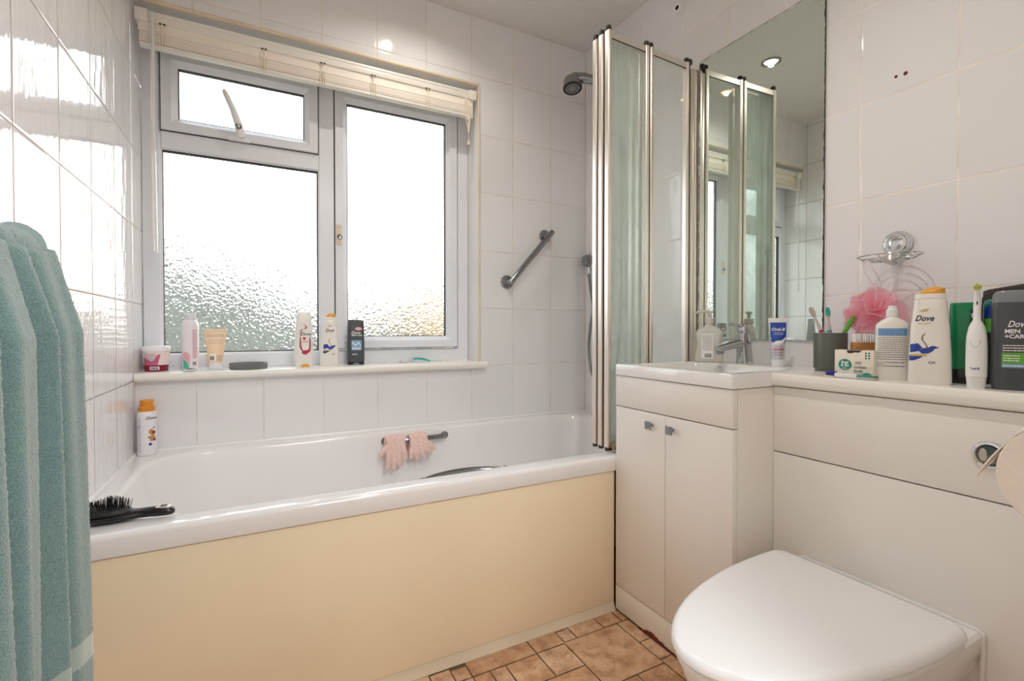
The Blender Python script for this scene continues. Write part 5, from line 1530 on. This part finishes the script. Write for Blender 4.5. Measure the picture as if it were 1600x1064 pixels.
# grey men's shampoo at the right edge
cx, cy = back(1.166, .3320, .021); h = .176
t_, sk, b_, a = men_bottle('slate grey shampoo bottle with lime label at the right end of the worktop', cx, cy, ZT, .064, h, .12, True, False)
mb = MB(); mb.loft([superring(a * .96 * k, a * .56 * k, 4, z, 40) for z, k in ((h * .8805, 1), (h * .93, 1), (h * .97, .96), (h * .995, .82), (h, .6))]); mb.build('cap', M['cap_men'], t_)
decal(b_, 'lettering', M['print_white'], lambda mb: (sk.text(mb, 'Dove', .0155, -.001, .116, .35, offset=.0002, xs=.74), sk.text(mb, 'MEN', .0095, -.017, .1035, 0, offset=.0003, align='LEFT'), sk.text(mb, '+CARE', .0095, -.017, .0945, 0, offset=.0003, align='LEFT'), sk.lines(mb, -.019, .008, [.078, .0735, .069], .0016), ))
decal(b_, 'copper_mark', M['print_gold'], lambda mb: (sk.poly(mb, [(.008, .105), (.015, .107), (.021, .1045), (.015, .1025)])))
decal(b_, 'lime_panel', M['lime'], lambda mb: sk.patch(mb, -.020, .012, .047, .066, 5, 2))
decal(b_, 'grey_panel', M['ice'], lambda mb: sk.patch(mb, -.020, .012, .040, .0465, 5, 1))
decal(b_, 'panel_print', M['print_white'], lambda mb: (sk.lines(mb, -.018, .002, [.060, .0555, .0515], .0017, .0007), sk.lines(mb, -.018, .008, [.0425], .0015, .0007)))

# ------------------------------------------------------------------ garden beyond the obscured glass
M['leaf'] = principled('grey_green_leaf', (112, 114, 104), 0.6, noise=(3, .3)); M['bark'] = principled('bark', (86, 70, 56), 0.9)
M['leaf_warm'] = principled('backlit_leaf', (182, 160, 128), 0.6, noise=(3, .3)); M['lawn'] = principled('grass', (96, 116, 66), 0.9, noise=(4, .3))  # warm pale leaf colour stands in for low sun shining through the shrub
mb = MB(); mb.quad((-14, YW + T + .02, -.35), (16, YW + T + .02, -.35), (16, 40, -.35), (-14, 40, -.35))
structure(mb.build('lawn', M['lawn'], smooth=False))
def shrub(label, cx, cy, lumps, leaf, n, seed, leafsize=.07):
    g = thing('garden_shrub', label, 'shrub', (cx, cy, -.35))
    rng = random.Random(seed)
    mb = MB()
    for lx_, lz_, r in lumps: mb.sphere((lx_, 0, lz_), r * .86, 18, 12, (1, .8, 1))
    for k in range(n):
        lx_, lz_, r = rng.choice(lumps)
        d = Vector((rng.gauss(0, 1), rng.gauss(0, 1) * .8, rng.gauss(0, 1))).normalized() * r * rng.uniform(.8, 1.05)
        p = Vector((lx_, 0, lz_)) + d
        if p.z < .02: continue
        s_ = rng.uniform(.7, 1.4) * leafsize
        a = Vector((rng.uniform(-1, 1), rng.uniform(-1, 1), rng.uniform(-1, 1))).normalized(); b = a.cross(Vector((rng.uniform(-1, 1), rng.uniform(-1, 1), rng.uniform(-1, 1)))).normalized()
        mb.quad(p - a * s_, p + b * s_ * .5, p + a * s_, p - b * s_ * .5)
    mb.build('foliage', leaf, g, smooth=False)
    mb = MB()
    for lx_, lz_, r in lumps: mb.tube([(lx_ * .3, 0, 0), (lx_ * .8, .02, lz_ * .6), (lx_, 0, lz_)], [.05, .035, .015], 8)
    mb.build('stems', M['bark'], g)
shrub('tall grey-green shrub outside, left behind the obscured glass', -1.0, 5.4, [(-2.2, .9, 1.2), (-1.2, 1.0, 1.1), (-.4, .9, 1.05), (.3, .85, .98), (.9, .7, .9), (1.5, .55, .85), (2.0, .45, .8)], M['leaf'], 5200, 5)
shrub('low sunlit autumn shrub outside, right behind the obscured glass', 3.0, 7.4, [(-1.2, .75, .8), (-.3, .9, .9), (.6, 1.1, 1.0), (1.6, 1.3, 1.1), (2.6, 1.3, 1.1)], M['leaf_warm'], 4200, 6)

# ------------------------------------------------------------------ light
w = bpy.data.worlds.new('bright_sky'); scene.world = w
t = NT(w)
out = t.n('ShaderNodeOutputWorld'); bg = t.n('ShaderNodeBackground'); t.l(bg.outputs[0], out.inputs[0])
dirv = t.n('ShaderNodeTexCoord').outputs['Generated']
sp = t.n('ShaderNodeSeparateXYZ'); t.l(dirv, sp.inputs[0])
sky = t.ramp(sp.outputs[2], [(0.0, (.97, .96, .95, 1)), (.12, (.95, .97, 1.0, 1)), (.5, (.86, .93, 1.0, 1)), (1.0, (.74, .86, 1.0, 1))])
dp = t.n('ShaderNodeVectorMath', operation='DOT_PRODUCT'); t.l(dirv, dp.inputs[0]); dp.inputs[1].default_value = Vector((.42, .90, .10)).normalized()
glow = t.math('POWER', t.math('MAXIMUM', dp.outputs['Value'], 0.0), 60.0)
col = t.mix(1.0, sky, (0, 0, 0, 1))
add = t.n('ShaderNodeMix', data_type='RGBA', blend_type='ADD'); add.inputs[0].default_value = 1.0
t.l(sky, add.inputs[6])
gcx = t.mix(glow, (0, 0, 0, 1), (1.5, 1.0, .55, 1)); t.l(gcx, add.inputs[7])
t.l(add.outputs[2], bg.inputs[0]); bg.inputs[1].default_value = 3.5

ll = bpy.data.lights.new('landing_fill', 'AREA'); ll.shape = 'DISK'; ll.size = .5; ll.energy = 22; ll.color = (.91, .96, 1.0)  # unseen area light added behind the camera to fill the room
lo_ = bpy.data.objects.new('landing_fill', ll); COL.objects.link(lo_); lo_.location = (.45, -.75, ZC - .03)

# ------------------------------------------------------------------ camera
cam = bpy.data.cameras.new('camera'); co = bpy.data.objects.new('camera', cam); COL.objects.link(co)
co.location = (0, 0, EYE); co.rotation_euler = (R(90 - .8137), 0, R(-27.7016))
cam.sensor_width = 36; cam.lens = 36 * 750.59 / 1600; cam.shift_y = -6.62 / 1600; cam.clip_start = .01
scene.camera = co
scene.view_settings.view_transform = 'Standard'; scene.view_settings.look = 'None'; scene.view_settings.gamma = 1; scene.view_settings.use_curve_mapping = False
scene.view_settings.exposure = 0.33
scene.cycles.max_bounces = 16; scene.cycles.diffuse_bounces = 8; scene.cycles.transmission_bounces = 12; scene.cycles.transparent_max_bounces = 24; scene.cycles.glossy_bounces = 6
scene.cycles.use_denoising = True
